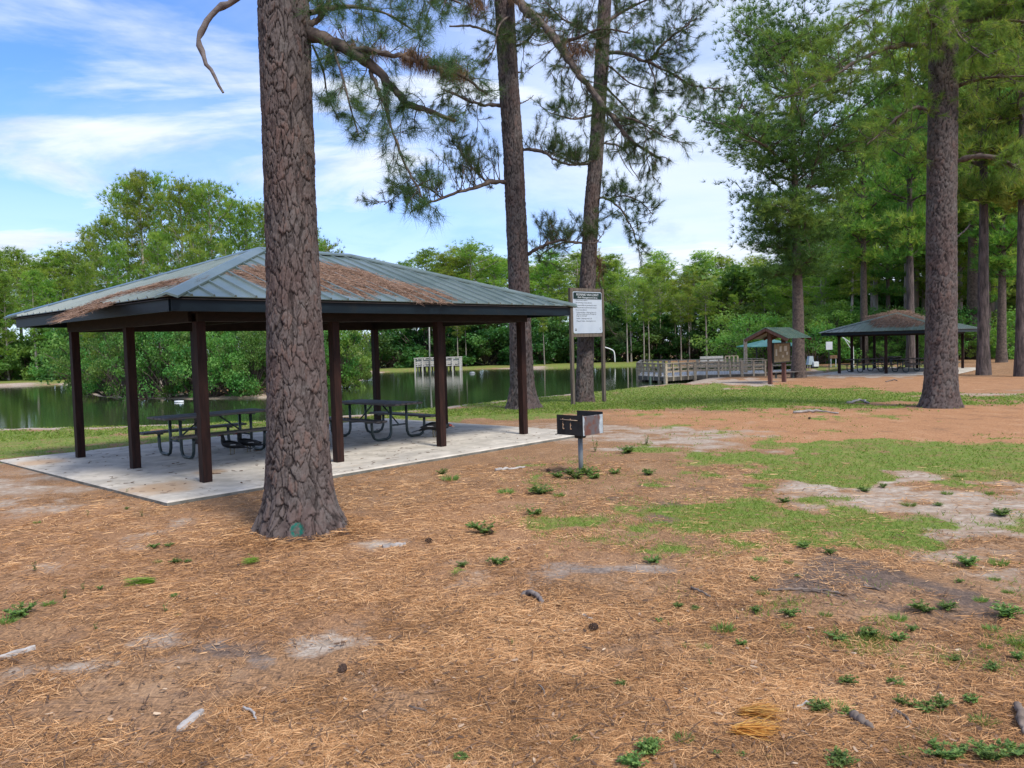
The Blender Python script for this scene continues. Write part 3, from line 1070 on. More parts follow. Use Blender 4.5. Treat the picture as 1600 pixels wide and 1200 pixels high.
def bark_trunk(name, C, Rr, seg, dz, parent, seed, plate=(.062, .185), depth=.02, lobes=(5, .22), paint=None, flare=.35):
    """C: centre control points (x,y,z) relative to the base, Rr radii; plates of bark stand proud of dark furrows"""
    C = np.asarray(C, float)
    zz = np.arange(C[0, 2], C[-1, 2], dz)
    nz = len(zz)
    cx, cy = np.interp(zz, C[:, 2], C[:, 0]), np.interp(zz, C[:, 2], C[:, 1])
    k = max(3, int(.5 / dz)) | 1
    ker = np.hanning(k + 2)[1:-1]
    ker /= ker.sum()
    sm = lambda a: np.convolve(np.pad(a, k // 2, mode='edge'), ker, 'valid')
    cx, cy = sm(cx), sm(cy)
    rad = sm(np.interp(zz, C[:, 2], Rr))
    th = np.arange(seg) * 2 * math.pi / seg
    T, Z = np.meshgrid(th, zz)
    rr = np.repeat(rad[:, None], seg, 1)
    R0 = np.median(rad)
    per = max(8, int(round(2 * math.pi * R0 / plate[0])))
    u = T / (2 * math.pi) * per
    wob = fbm(np.cos(T) * 3 + 10, np.sin(T) * 3 + Z * 3.1, seed + 3, 3) - .5
    wob2 = fbm(np.cos(T) * 9 + 10, np.sin(T) * 9 + Z * 8, seed + 5, 3) - .5
    uu = u * 1.0 + 1.6 * wob + .5 * wob2
    vv = Z / plate[1] + 1.3 * (fbm(np.cos(T) * 4, np.sin(T) * 4 + Z * 2, seed + 7, 3) - .5) + .35 * wob2
    f1, f2, pid = voro(uu, vv, per, seed, 1.0)
    g1, g2, pid2 = voro(uu * 2, vv * 2.6 + .6 * wob2, per * 2, seed + 20, 1.0)
    e = f2 - f1 + .10 * wob2
    # long fissures that run up the trunk, beside the outlines of the plates
    fis = np.abs(np.mod(u * .5 + 1.5 * wob + .35 * wob2, 1.0) - .5) * 2
    fiss = 1 - smooth(.02, .11, fis + .25 * np.clip(fbm(np.cos(T) * 3, np.sin(T) * 3 + Z * 1.4, seed + 15, 2) - .45, 0, 1))
    crack = np.maximum((1 - smooth(.01, .13, e)) * .9, fiss)
    crack2 = 1 - smooth(.0, .09, g2 - g1)
    flake = fbm(np.cos(T) * 14 + Z * 2, np.sin(T) * 14 + Z * 9, seed + 9, 4)
    scale_ = np.mod(vv * 2.6 + pid * 3, 1.0)
    disp = depth * (-crack * (.75 + .5 * fbm(np.cos(T) * 2, np.sin(T) * 2 + Z * .8, seed + 31, 2)) - .42 * crack2 + .5 * (pid - .5) + .4 * (pid2 - .5) + .5 * (flake - .5) + .18 * scale_)
    zrel = Z - zz[0]
    lob = lobes[1] * np.exp(-zrel / .22) * (np.sin(T * lobes[0] + seed) * .5 + .5 + .5 * np.sin(T * (lobes[0] * 2 + 1) + 2 * seed))
    rr = rr * (1 + lob * flare / .35) + disp
    X = cx[:, None] + rr * np.cos(T)
    Yv = cy[:, None] + rr * np.sin(T)
    col = np.stack([pid * .55 + pid2 * .45, np.clip(crack + .45 * crack2, 0, 1), np.zeros_like(pid)], -1)
    if paint is not None:
        pth, pz, pr = paint
        dd = np.hypot(((T - pth + math.pi) % (2 * math.pi) - math.pi) * rad[:, None], Z - pz)
        col[..., 2] = np.clip(smooth(pr, pr * .8, dd) - .7 * smooth(pr * .45, pr * .25, dd), 0, 1)
    i, j = np.meshgrid(np.arange(nz - 1), np.arange(seg), indexing='ij')
    i, j = i.ravel(), j.ravel()
    jn = (j + 1) % seg
    f = np.stack([i * seg + j, i * seg + jn, (i + 1) * seg + jn, (i + 1) * seg + j], 1)
    me = nmesh(name, np.stack([X, Yv, Z], -1).reshape(-1, 3), f, {'bark': col.reshape(-1, 3)}, True)
    return link(name, me, parent, M['bark'])


class Foliage:
    """twigs and needle tufts grown along branches"""

    def __init__(s, seed):
        s.rng = np.random.RandomState(seed)
        s.tp, s.td, s.tl = [], [], []

    def branch(s, P, r0, r1, twigs, tlen, up=.1, droop=0.0, start=.15, sub=3, tufts=3, k=7, n=None, spread=1.0, tw=.012, kink=.0, bare=0.0):
        rng = s.rng
        P = np.asarray(P, float)
        Q = spline(P, n or max(8, 5 * len(P)))
        if kink:
            Q[1:] += rng.normal(0, kink, (len(Q) - 1, 3))
        rad = np.linspace(r0, r1, len(Q)) * (1 + .12 * rng.normal(size=len(Q)))
        v, f = tube(Q, rad, k)
        VV, FF, o = [v], [f], len(v)
        T = np.gradient(Q, axis=0)
        T /= np.linalg.norm(T, axis=1)[:, None]

        def twig(p, d, L, r, lev):
            nonlocal o
            m = 5
            pts = [p]
            dd = d.copy()
            for i in range(m):
                dd = dd + rng.normal(0, .22, 3) + np.array([0, 0, up * .5 - droop * .45])
                dd /= np.linalg.norm(dd)
                pts.append(pts[-1] + dd * L / m)
            pts = np.array(pts)
            v, f = tube(pts, np.linspace(r, r * .35, m + 1), 4)
            VV.append(v); FF.append(f + o); o += len(v)
            if rng.rand() < bare:
                return
            s.tp.append(pts[-1]); s.td.append(dd); s.tl.append(1.0)
            for _ in range(tufts - 1):
                q = rng.randint(2, m)
                s.tp.append(pts[q] + (pts[q + 1] - pts[q]) * rng.rand()); s.td.append(dd + rng.normal(0, .5, 3)); s.tl.append(.8)
            if lev > 0:
                for _ in range(sub):
                    q = rng.randint(1, m)
                    nd = dd + rng.normal(0, .75, 3)
                    nd /= np.linalg.norm(nd)
                    twig(pts[q], nd, L * rng.uniform(.35, .65), r * .65, lev - 1)
        for i in range(twigs):
            t_ = start + (1 - start) * (i + rng.rand()) / max(twigs, 1)
            q = min(len(Q) - 1, int(t_ * (len(Q) - 1)))
            d = T[q] * .6 + rng.normal(0, 1, 3) * spread + np.array([0, 0, up * 1.2 - droop])
            d /= np.linalg.norm(d)
            twig(Q[q], d, tlen * rng.uniform(.6, 1.25) * (1.15 - .4 * t_), tw, 1)
        return np.concatenate(VV), np.concatenate(FF)

    def needles(s, K, L, Wd, spread=1.25, droop=.12):
        rng = s.rng
        P, D, tl = np.array(s.tp), np.array(s.td), np.array(s.tl)
        D /= np.linalg.norm(D, axis=1)[:, None]
        n = len(P)
        sh = rng.rand(n)
        P = np.repeat(P, K, 0); D = np.repeat(D, K, 0)
        a = rng.uniform(.15, spread, n * K)
        q = rng.normal(size=(n * K, 3))
        q -= D * (q * D).sum(1)[:, None]
        q /= np.linalg.norm(q, axis=1)[:, None]
        d = D * np.cos(a)[:, None] + q * np.sin(a)[:, None]
        P = P - D * (rng.rand(n * K) * .10 * L / .15)[:, None]
        v, f = needles(P, d, L * (.7 + .45 * rng.rand(n * K)) * np.repeat(tl, K), np.full(n * K, Wd), rng, droop=droop)
        shade = np.clip(np.repeat(sh, K) * .75 + .25 * rng.rand(n * K), 0, 1)
        return v, f, np.repeat(shade, 3)


def px_branch(pts, Y, base, spread_y=0.0):
    """branch control points given as (px, py[, dy]) at about forward distance Y, relative to the tree's base"""
    out = []
    for q in pts:
        out.append(at(q[0], q[1], Y + (q[2] if len(q) > 2 else 0.0)) - base)
    return out


def hero_pine(label, basepx, trunk_px, trunk_r, Y, seg, dz, branches, seed, top=3.0, needle=(36, .15, .003), mat='needle', dead=(), bare=(), paint=None, plate=(.062, .185), depth=.02, group=None, lob=(5, .22), stubs=()):
    """trunk_px: (px, py) centres from the ground upwards; trunk_r metres"""
    base = G(*basepx)
    Y = base[1]
    root = thing('pine_tree', label, 'pine tree', base, 0, group)
    C = [at(a, b, Y) - base for a, b in trunk_px]
    C[0][2] = -.12
    d = (C[-1] - C[-2]) / np.linalg.norm(C[-1] - C[-2])
    C.append(C[-1] + d * top)
    rr = list(trunk_r) + [trunk_r[-1] * .92]
    bark_trunk('trunk', C, rr, seg, dz, root, seed, plate, depth, lob, paint)
    fo = Foliage(seed)
    for b in branches:
        P = px_branch(b['p'], Y, base)
        kw = {k: v for k, v in b.items() if k not in ('p', 'm')}
        v, f = fo.branch(P, **kw)
        link('limb', nmesh('limb', v, f, None, True), root, M[b.get('m', 'limb')])
    for b in stubs:
        P = px_branch(b['p'], Y, base)
        Q = spline(P, 22)
        rg = np.random.RandomState(len(P) + seed)
        Q[1:-1] += rg.normal(0, b.get('j', .006), (len(Q) - 2, 3))
        v, f = tube(Q, np.linspace(b['r0'], b['r1'], len(Q)) * (1 + .15 * rg.normal(size=len(Q))), 8)
        link('dead_limb', nmesh('dead_limb', v, f, None, True), root, M['limb_dead'])
    if fo.tp:
        v, f, sh = fo.needles(*needle)
        link('crown', nmesh('crown', v, f, {'shade': sh}), root, M[mat], kind='stuff')
    for dn in dead:
        fd = Foliage(seed + 50)
        P = np.array(px_branch(dn['p'], Y, base))
        Q = spline(P, 60)
        rg = fd.rng
        for _ in range(dn['n']):
            q = Q[rg.randint(len(Q))] + rg.normal(0, dn.get('s', .06), 3)
            fd.tp.append(q); fd.td.append(np.array([rg.normal(0, .45), rg.normal(0, .45), -1 + dn.get('u', .0)])); fd.tl.append(1.0)
        v, f, sh = fd.needles(dn.get('k', 14), dn.get('l', .16), dn.get('w', .004), .55, .1)
        link('dead_needles', nmesh('dead_needles', v, f, {'shade': sh}), root, M['dead_needle'], kind='stuff')
    return root


B = lambda p, r0, r1, twigs, tlen, **kw: dict(p=p, r0=r0, r1=r1, twigs=twigs, tlen=tlen, **kw)
# 1: the great trunk in front of the pavilion
hero_pine('thickest plated pine trunk with green paint ring, in front of the near pavilion', (470, 831),
          [(471, 831), (470, 812), (469, 790), (468, 760), (466, 700), (464, 600), (460, 500), (457, 400), (453, 300), (450, 200), (446, 100), (443, 0)],
          [.49, .44, .385, .352, .328, .312, .285, .270, .264, .262, .261, .261], 8.7, 310, .012, [
    B([(478, 50), (516, 64, -.1), (550, 81, -.2), (584, 105, -.25), (617, 142, -.3), (638, 162, -.3), (668, 172, -.3), (712, 190, -.2)], .075, .018, 20, .42, droop=.25, start=.1, tw=.007, kink=.006),
    B([(550, 78, -.2), (575, 78, -.3), (600, 84, -.4), (638, 91, -.5), (685, 108, -.6), (722, 118, -.7), (762, 150, -.7)], .034, .012, 16, .40, up=.2, tw=.006, kink=.006),
    B([(578, 110, -.25), (590, 140, -.3), (600, 160, -.35), (614, 209, -.4), (634, 260, -.45), (655, 297, -.5), (668, 322, -.5)], .022, .008, 18, .36, droop=.2, tw=.005, kink=.006),
    B([(480, 40), (500, 28, .1), (515, 0, .2), (530, -40, .3)], .04, .015, 9, .4, up=.1, tw=.006),
    B([(516, 62, -.1), (535, 120, -.4), (548, 170, -.5), (560, 210, -.6)], .016, .006, 10, .32, droop=.2, tw=.005),
    B([(484, 20), (540, 10, .4), (600, 20, .6), (650, 50, .8)], .03, .01, 15, .45, droop=.1, tw=.006),
    B([(486, -20), (560, -30, -.3), (640, -25, -.3), (720, 5, -.2)], .035, .012, 15, .45, droop=.3, tw=.006),
    B([(488, 70), (505, 110, .2), (512, 150, .3), (530, 190, .4)], .014, .005, 8, .3, droop=.1, tw=.005),
], 3, top=2.6, needle=(26, .165, .0026, 1.7, .1),
    dead=[dict(p=[(634, 92, -.45), (660, 98, -.5), (700, 112, -.6), (722, 118, -.6)], n=230, s=.035, k=12, l=.13), dict(p=[(520, 62, -.1), (556, 76, -.15), (580, 84, -.2), (600, 86, -.25)], n=110, s=.05, k=10, l=.09)],
    stubs=[dict(p=[(424, -62), (395, -30), (366, 0), (340, 14), (322, 38), (311, 62), (318, 88), (332, 115), (349, 145)], r0=.05, r1=.016, j=.005)],
    paint=(-1.40, .12, .075), lob=(7, .26))
# 2: the pine behind the pavilion's right end
hero_pine('tall leaning pine with flared base behind the right end of the near pavilion', (818, 638),
          [(818, 639), (817, 625), (816, 600), (813, 520), (811, 440), (806, 330), (801, 220), (793.5, 110), (788, 0)],
          [.60, .46, .37, .325, .315, .305, .300, .295, .285], 24.8, 110, .035, [
    B([(796, 285), (765, 285, -.6), (735, 295, -1), (700, 306, -1.3), (668, 318, -1.4), (640, 332, -1.5)], .075, .02, 30, 1.0, up=.75, start=.08, tw=.016, kink=.012),
    B([(760, 284, -.5), (738, 262, -.2), (722, 240, 0), (708, 222, .2)], .04, .015, 16, .9, up=.4, tw=.014),
    B([(690, 309, -1.2), (660, 290, -1.2), (630, 300, -1.2), (600, 320, -1.3)], .03, .012, 16, .8, up=.1, tw=.012),
    B([(781, 165), (745, 162, -.5), (715, 150, -.8), (690, 138, -1)], .06, .018, 18, .9, droop=.2, tw=.014, kink=.012),
    B([(815, 232), (845, 236, -.4), (868, 250, -.6), (895, 257, -.7), (930, 250, -.7)], .055, .02, 20, .85, up=.5, tw=.014, kink=.012),
    B([(824, 398), (845, 386, -.3), (872, 376, -.5), (905, 380, -.6), (940, 378, -.6)], .06, .018, 22, .9, up=.55, tw=.013, kink=.012),
    B([(806, 72), (822, 65, -.3), (840, 45, -.5), (862, 30, -.6)], .04, .015, 12, .9, up=.2, tw=.013),
    B([(796, -18), (820, 12, -1), (845, 36, -1.8), (876, 72, -2.5), (902, 112, -3), (930, 148, -3.4), (962, 190, -3.8), (990, 222, -4), (1032, 248, -4.2)], .15, .03, 50, .9, droop=.35, start=.12, tw=.016, kink=.015),
    B([(785, -20), (750, -8, -.5), (700, -12, -1), (640, -2, -1.2)], .08, .02, 22, 1.0, droop=.4, tw=.015),
    B([(870, 66, -2.4), (900, 60, -2.6), (940, 45, -3), (985, 52, -3.2)], .05, .02, 16, 1.0, up=.1, tw=.014),
    B([(960, 188, -3.8), (985, 185, -4.2), (1015, 200, -4.4), (1040, 215, -4.5)], .04, .015, 14, .9, droop=.1, tw=.013),
    B([(802, 20), (780, 40, -1), (770, 80, -1.2), (740, 110, -1.4)], .035, .012, 12, .8, droop=.3, tw=.012),
], 13, top=5, needle=(34, .235, .0056, 1.35, .12),
    dead=[dict(p=[(880, 70, -2.5), (900, 80, -2.8), (922, 80, -3)], n=120, s=.12, k=12, l=.26, w=.008), dict(p=[(740, 0, -1), (752, 20, -1)], n=60, s=.12, k=12, l=.3, w=.008), dict(p=[(800, 0, -.6), (850, 40, -1.8), (905, 112, -3)], n=160, s=.09, k=10, l=.24, w=.007)],
    stubs=[dict(p=[(779, 58), (760, 48), (735, 41), (702, 41)], r0=.05, r1=.025), dict(p=[(808, 163), (822, 158), (834, 149)], r0=.025, r1=.008), dict(p=[(803, 115), (812, 113), (818, 114)], r0=.03, r1=.015)],
    plate=(.085, .2), depth=.032, lob=(4, .18))
# 3: the pine behind the sign
hero_pine('pine with rough dark bark standing right behind the white rules sign', (913, 628),
          [(913, 629), (913, 615), (914, 580), (916, 500), (918, 440), (924, 330), (930, 260), (934, 200), (940, 100), (945, 0)],
          [.36, .31, .285, .27, .265, .25, .24, .235, .225, .21], 26.7, 96, .035, [
    B([(922, 256), (900, 256, -.5), (878, 246, -.8), (850, 234, -1)], .05, .016, 14, .9, up=.5, tw=.013),
    B([(925, 180), (897, 186, -.4), (872, 180, -.6), (858, 176, -.7)], .04, .012, 14, .9, up=.4, tw=.013),
    B([(950, 82), (980, 84, -.5), (1012, 96, -.8), (1030, 75, -1), (1058, 50, -1.2), (1090, 28, -1.4)], .07, .02, 42, 1.0, up=.1, tw=.015, kink=.012),
    B([(1012, 96, -.8), (1048, 114, -1), (1085, 134, -1.1), (1128, 138, -1.2)], .045, .015, 28, .85, droop=.1, tw=.013, kink=.012),
    B([(1012, 96, -.8), (1024, 128, -.9), (1020, 165, -1)], .03, .012, 9, .7, droop=.3, tw=.012),
    B([(945, 100), (958, 108, -.4), (985, 130, -.6), (1020, 140, -.7), (1055, 141, -.8)], .04, .012, 14, .8, tw=.012),
    B([(928, 310), (950, 311, -.4), (972, 330, -.6), (990, 362, -.7), (1000, 398, -.8)], .045, .014, 26, .8, up=.2, tw=.013, kink=.012),
    B([(950, 311, -.4), (975, 306, -.6), (1000, 315, -.7), (1020, 335, -.8)], .03, .012, 16, .7, up=.4, tw=.012),
    B([(914, 380), (885, 378, .4), (860, 388, .6), (840, 402, .8)], .04, .014, 16, .8, up=.2, tw=.012),
    B([(925, 395), (938, 412, .5), (936, 440, .9), (948, 470, 1.1)], .04, .014, 9, .5, droop=.2, tw=.012, bare=.3),
    B([(922, 480), (945, 500, .5), (958, 520, .8), (975, 522, 1.0)], .03, .01, 9, .5, droop=.1, tw=.01, bare=.3),
    B([(942, 40), (970, 20, .5), (1010, 0, 1), (1060, -20, 1.2)], .06, .02, 26, 1.1, tw=.014),
    B([(938, 60), (905, 40, .5), (880, 30, .8), (850, 0, 1)], .05, .02, 20, 1.0, tw=.014),
    B([(940, 130), (970, 160, .6), (1000, 190, .8), (1030, 200, 1)], .04, .012, 18, .9, droop=.1, tw=.012),
    B([(948, -10), (1000, -40, .3), (1080, -30, .4), (1150, 0, .3)], .06, .02, 26, 1.1, droop=.35, tw=.014),
], 23, top=5, needle=(34, .235, .0056, 1.35, .12),
    stubs=[dict(p=[(935, 224), (962, 226), (980, 240), (985, 260), (1003, 286)], r0=.04, r1=.012), dict(p=[(931, 276), (940, 277)], r0=.02, r1=.01), dict(p=[(962, 226), (975, 255), (990, 275)], r0=.02, r1=.008)],
    dead=[dict(p=[(925, 395), (938, 412), (936, 440)], n=50, s=.1, k=10, l=.26, w=.008)],
    plate=(.085, .2), depth=.03, lob=(4, .14))
# 5: the straight trunk on the right
hero_pine('straight reddish pine trunk at the right, partly hiding the distant pavilion', (1470, 636),
          [(1470, 637), (1470, 622), (1470, 600), (1471, 480), (1471, 340), (1473, 200), (1474, 80), (1475, 0)],
          [.56, .46, .40, .365, .355, .345, .335, .32], 21.2, 120, .03, [
    B([(1456, 72), (1420, 70, -.5), (1385, 76, -.8), (1340, 95, -1), (1300, 120, -1.2), (1255, 142, -1.4), (1210, 158, -1.6)], .075, .016, 40, .9, up=.1, start=.1, tw=.013, kink=.012),
    B([(1452, 172), (1430, 168, -.4), (1405, 182, -.7), (1385, 200, -.9), (1355, 225, -1)], .05, .014, 24, .9, droop=.05, tw=.012, kink=.012),
    B([(1492, 40), (1530, 30, -.3), (1560, 30, -.5), (1640, 38, -.8)], .08, .02, 30, .9, tw=.013),
    B([(1494, 135), (1525, 125, -.4), (1560, 120, -.6), (1650, 118, -.9)], .06, .02, 26, .9, tw=.013),
    B([(1494, 252), (1525, 244, -.3), (1560, 248, -.6), (1600, 268, -.8), (1660, 290, -1)], .08, .03, 16, .8, droop=.1, start=.3, tw=.013),
    B([(1462, 0), (1420, -10, -.5), (1370, 10, -.9), (1320, 40, -1.2)], .06, .016, 28, .9, tw=.012),
    B([(1490, 0), (1540, -20, -.5), (1600, -10, -.9)], .06, .02, 24, .9, droop=.2, tw=.012),
    B([(1474, 20), (1462, 40, -1), (1450, 20, -1.4), (1440, -10, -1.8)], .05, .02, 22, .9, droop=.2, tw=.012),
    B([(1480, 10), (1495, 50, -1), (1515, 70, -1.4), (1545, 90, -1.8)], .04, .014, 18, .8, droop=.2, tw=.012),
], 33, top=4, needle=(32, .23, .0062, 1.2, .1), mat='needle_olive',
    stubs=[dict(p=[(1492, 372), (1506, 362), (1516, 350)], r0=.03, r1=.01)], plate=(.08, .17), depth=.026, lob=(5, .12))


# ------------------------------------------------------------------ whole pines, shared mesh data


def make_pine(seed, Ht, start, wid, nl, per, tuft, K, L, Wd, rt=.22, top_round=.75, lean=0.0, sub=4, droop=.0, whorl=3, pad=(.34, .34, .11), up=.75):
    """returns (trunk mesh with limbs, crown mesh) for a pine of height Ht"""
    rng = np.random.RandomState(seed)
    zz = np.linspace(0, Ht, 14)
    cx = lean * (zz / Ht) ** 1.5 + .12 * np.cumsum(rng.normal(0, .35, 14)) * .3
    cy = .12 * np.cumsum(rng.normal(0, .35, 14)) * .3
    cx -= cx[0]; cy -= cy[0]
    C = np.c_[cx, cy, zz]
    rad = rt * (1 - .86 * (zz / Ht)) + .01
    rad[0] *= 1.35
    C[0, 2] = -.5
    v, f = tube(C, rad, 9)
    VV, FF, o = [v], [f], len(v)
    tp, td, tc = [], [], []
    for i in range(nl):
        h = start + (1 - start) * min(.995, (i // whorl + .35 * rng.rand()) / (nl / whorl)) ** .92
        z = h * Ht
        rel = (h - start) / (1 - start)
        prof = (.35 + 1.1 * rel) if rel < .45 else (.85 * (1 - ((rel - .45) / .55) ** 2) ** .5 * top_round + .12)
        Lr = wid * max(prof, .12) * rng.uniform(.6, 1.15)
        az = i * (6.283 / whorl) + (i // whorl) * 1.1 + rng.normal(0, .35)
        c = np.array([np.interp(z, zz, cx), np.interp(z, zz, cy), z])
        rise = rng.uniform(-.1, .35) + .55 * rel - droop
        d = np.array([math.cos(az), math.sin(az), rise])
        pts = [c]
        dd = d / np.linalg.norm(d)
        for k in range(5):
            dd = dd + rng.normal(0, .14, 3) + np.array([0, 0, .06 - droop * .1])
            dd /= np.linalg.norm(dd)
            pts.append(pts[-1] + dd * Lr / 5)
        pts = np.array(pts)
        r0 = max(.018, .09 * rt / .22 * (1 - .75 * rel) * Lr / wid + .012)
        v, f = tube(pts, np.linspace(r0, .012, 6), 5)
        VV.append(v); FF.append(f + o); o += len(v)
        cc = rng.rand()
        for k in range(sub):
            q = 1 + (k % 5) if k < 5 else rng.randint(1, 6)
            q = min(5, max(2, q))
            b0 = pts[q]
            e = dd * .6 + rng.normal(0, .8, 3) * np.array([1, 1, .35]) + np.array([0, 0, .22])
            e /= np.linalg.norm(e)
            Ls = Lr * rng.uniform(.15, .42) + .2
            b1 = b0 + e * Ls
            v, f = tube(np.array([b0, (b0 + b1) / 2 + rng.normal(0, .04, 3), b1]), [r0 * .35, r0 * .25, .008], 3)
            VV.append(v); FF.append(f + o); o += len(v)
            cl = np.clip(cc + rng.normal(0, .22), 0, 1)
            nt_ = max(2, int(per * rng.uniform(.6, 1.4)))
            w_ = rng.rand(nt_)[:, None]
            P = b0 * (1 - w_) + b1 * w_ + rng.normal(0, 1, (nt_, 3)) * np.array(pad) * (wid / 3.2) ** .6
            tp.append(P)
            D = (P - b0) * .5 + e * .35 + np.array([0, 0, up])
            td.append(D)
            tc.append(np.clip(cl + rng.normal(0, .12, nt_), 0, 1))
    tr = nmesh('pine_trunk', np.concatenate(VV), np.concatenate(FF), None, True)
    P, D, c = np.concatenate(tp), np.concatenate(td), np.concatenate(tc)
    D /= np.linalg.norm(D, axis=1)[:, None]
    n = len(P)
    P = np.repeat(P, K, 0); D = np.repeat(D, K, 0)
    a = rng.uniform(.1, 1.25, n * K)
    q = rng.normal(size=(n * K, 3))
    q -= D * (q * D).sum(1)[:, None]
    q /= np.linalg.norm(q, axis=1)[:, None]
    d = D * np.cos(a)[:, None] + q * np.sin(a)[:, None]
    v, f = needles(P, d, L * (.6 + .6 * rng.rand(n * K)), np.full(n * K, Wd), rng, droop=.1)
    sh = np.clip(np.repeat(c, K) + rng.normal(0, .1, n * K), 0, 1)
    cw = nmesh('pine_crown', v, f, {'shade': np.repeat(sh, 3)})
    return tr, cw


def plant(meshes, mats, base, h, Ht, rz, name, label, cat, group=None, wx=1.0):
    root = thing(name, label, cat, base, rz, group)
    s = h / Ht
    root.scale = (s * wx, s * wx, s)
    tr, cw = meshes
    for me, nm, mt in ((tr, 'trunk', mats[0]), (cw, 'crown', mats[1])):
        o = bpy.data.objects.new(nm, me)
        COL.objects.link(o)
        o.parent = root
        if not len(me.materials):
            me.materials.append(mt)
        if nm == 'crown':
            o['kind'] = 'stuff'
    return root


# 4: the full-crowned pine behind the kiosk
b4 = G(1248, 590)
tr4, cw4 = make_pine(61, 17.0, .32, 5.5, 52, 17, 0, 15, .40, .026, rt=.34, top_round=1.15, sub=12, lean=-.3, whorl=4, pad=(.36, .36, .10))
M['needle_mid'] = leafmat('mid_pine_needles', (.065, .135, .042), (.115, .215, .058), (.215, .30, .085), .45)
plant((tr4, cw4), (M['limb'], M['needle_mid']), b4, 17.0, 17.0, .4, 'pine_tree', 'full-crowned dark green pine with spreading tiers, behind the kiosk', 'pine tree')

# far and middle-distance pines: six shapes, copied
PV = [make_pine(101, 15, .42, 2.6, 34, 7, 0, 9, .46, .05, rt=.19, sub=6, pad=(.36, .36, .15), up=.65),
      make_pine(102, 15, .50, 2.3, 30, 7, 0, 9, .46, .05, rt=.17, sub=6, lean=.5, pad=(.36, .36, .15), up=.65),
      make_pine(103, 15, .36, 2.9, 38, 7, 0, 9, .46, .05, rt=.20, sub=6, lean=-.4, pad=(.36, .36, .15), up=.65),
      make_pine(104, 15, .55, 2.8, 28, 6, 0, 9, .44, .05, rt=.17, sub=7, top_round=1.0, pad=(.36, .36, .15), up=.65),
      make_pine(105, 15, .22, 2.7, 46, 7, 0, 9, .46, .05, rt=.17, sub=6, pad=(.36, .36, .15), up=.65),
      make_pine(106, 15, .60, 3.0, 26, 6, 0, 9, .44, .05, rt=.18, sub=7, top_round=1.05, pad=(.36, .36, .15), up=.65)]
PVO = [make_pine(111, 15, .34, 3.9, 40, 9, 0, 9, .44, .05, rt=.26, sub=9, whorl=4, pad=(.36, .36, .11)),
       make_pine(112, 15, .42, 4.2, 36, 9, 0, 9, .44, .05, rt=.28, sub=9, whorl=4, pad=(.36, .36, .11))]
mesh_copies = {}


def variant(bank, i, key, mats):
    k = (key, i)
    if k not in mesh_copies:
        tr, cw = bank[i]
        tr, cw = (tr.copy(), cw.copy()) if len(tr.materials) else (tr, cw)
        tr.materials.clear(); cw.materials.clear()
        tr.materials.append(mats[0]); cw.materials.append(mats[1])
        mesh_copies[k] = (tr, cw)
    return mesh_copies[k]


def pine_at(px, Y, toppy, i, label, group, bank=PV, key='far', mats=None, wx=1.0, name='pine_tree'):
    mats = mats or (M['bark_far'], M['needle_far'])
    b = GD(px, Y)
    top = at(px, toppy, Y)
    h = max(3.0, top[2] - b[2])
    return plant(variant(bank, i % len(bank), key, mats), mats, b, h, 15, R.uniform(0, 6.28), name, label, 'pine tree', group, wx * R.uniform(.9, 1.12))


g_ = 'pines of the far tree line across the water'
L_ = 'slender pine in the far tree line across the water'
for k in range(26):                       # centre, far shore
    px = 590 + k * 26 + R.uniform(-9, 9)
    top = 436 - 22 * math.sin((px - 560) / 120.) + R.uniform(-26, 14) - (12 if px > 1000 else 0)
    pine_at(px, R.uniform(92, 108), top, R.choice([0, 2, 4, 3, 5]), L_, g_, wx=1.55)
for k in range(20):
    px = 600 + k * 34 + R.uniform(-12, 12)
    pine_at(px, R.uniform(110, 122), 420 + R.uniform(-20, 12), 4 if k % 2 else 2, L_, g_, wx=1.6)
g2 = 'pale grey pines lining the far bank'
L2 = 'pale grey pine trunk with high green crown on the far bank'
for px, top, i in ((692, 500, 1), (715, 488, 3), (728, 478, 5), (850, 470, 1), (980, 452, 3), (986, 440, 5), (1006, 442, 1), (1014, 455, 3), (1032, 440, 5), (1056, 450, 1), (1064, 462, 3), (1077, 446, 1), (1080, 455, 5), (1140, 455, 3), (1150, 462, 1)):
    pine_at(px, R.uniform(84, 90), top, i, L2, g2, wx=.85)
pine_at(1104, 84, 446, 5, 'round-topped bright green pine with twin pale trunk, left of the kiosk across the water', None, wx=1.15)
g3 = 'pines at the left end of the lake'
L3 = 'green pine in the wood behind the left lawn bank'
for k in range(15):
    px = -170 + k * 22 + R.uniform(-8, 8)
    pine_at(px, R.uniform(86, 104), 412 + R.uniform(-18, 16), R.randrange(6), L3, g3, wx=1.35)
for k in range(10):
    px = -160 + k * 30 + R.uniform(-8, 8)
    pine_at(px, R.uniform(80, 84), 440 + R.uniform(-20, 25), R.randrange(6), L3, g3)
g4 = 'tall pines rising behind the near pavilion roof'
L4 = 'tall pine in the clump rising above the near pavilion roof'
for px, top, Y, i in ((150, 368, 60, 4), (172, 345, 56, 2), (205, 288, 58, 2), (232, 276, 55, 0), (262, 288, 60, 4), (290, 292, 56, 2), (318, 300, 62, 0), (338, 296, 57, 3), (366, 318, 60, 2), (392, 330, 57, 4), (415, 325, 62, 2), (440, 330, 58, 0),
                      (470, 350, 60, 2), (496, 362, 58, 4), (515, 385, 62, 3), (140, 420, 52, 4), (190, 390, 50, 4), (250, 370, 50, 2), (310, 380, 50, 4), (360, 390, 52, 4), (425, 400, 52, 4)):
    pine_at(px, Y, top, i, L4, g4, wx=.78)
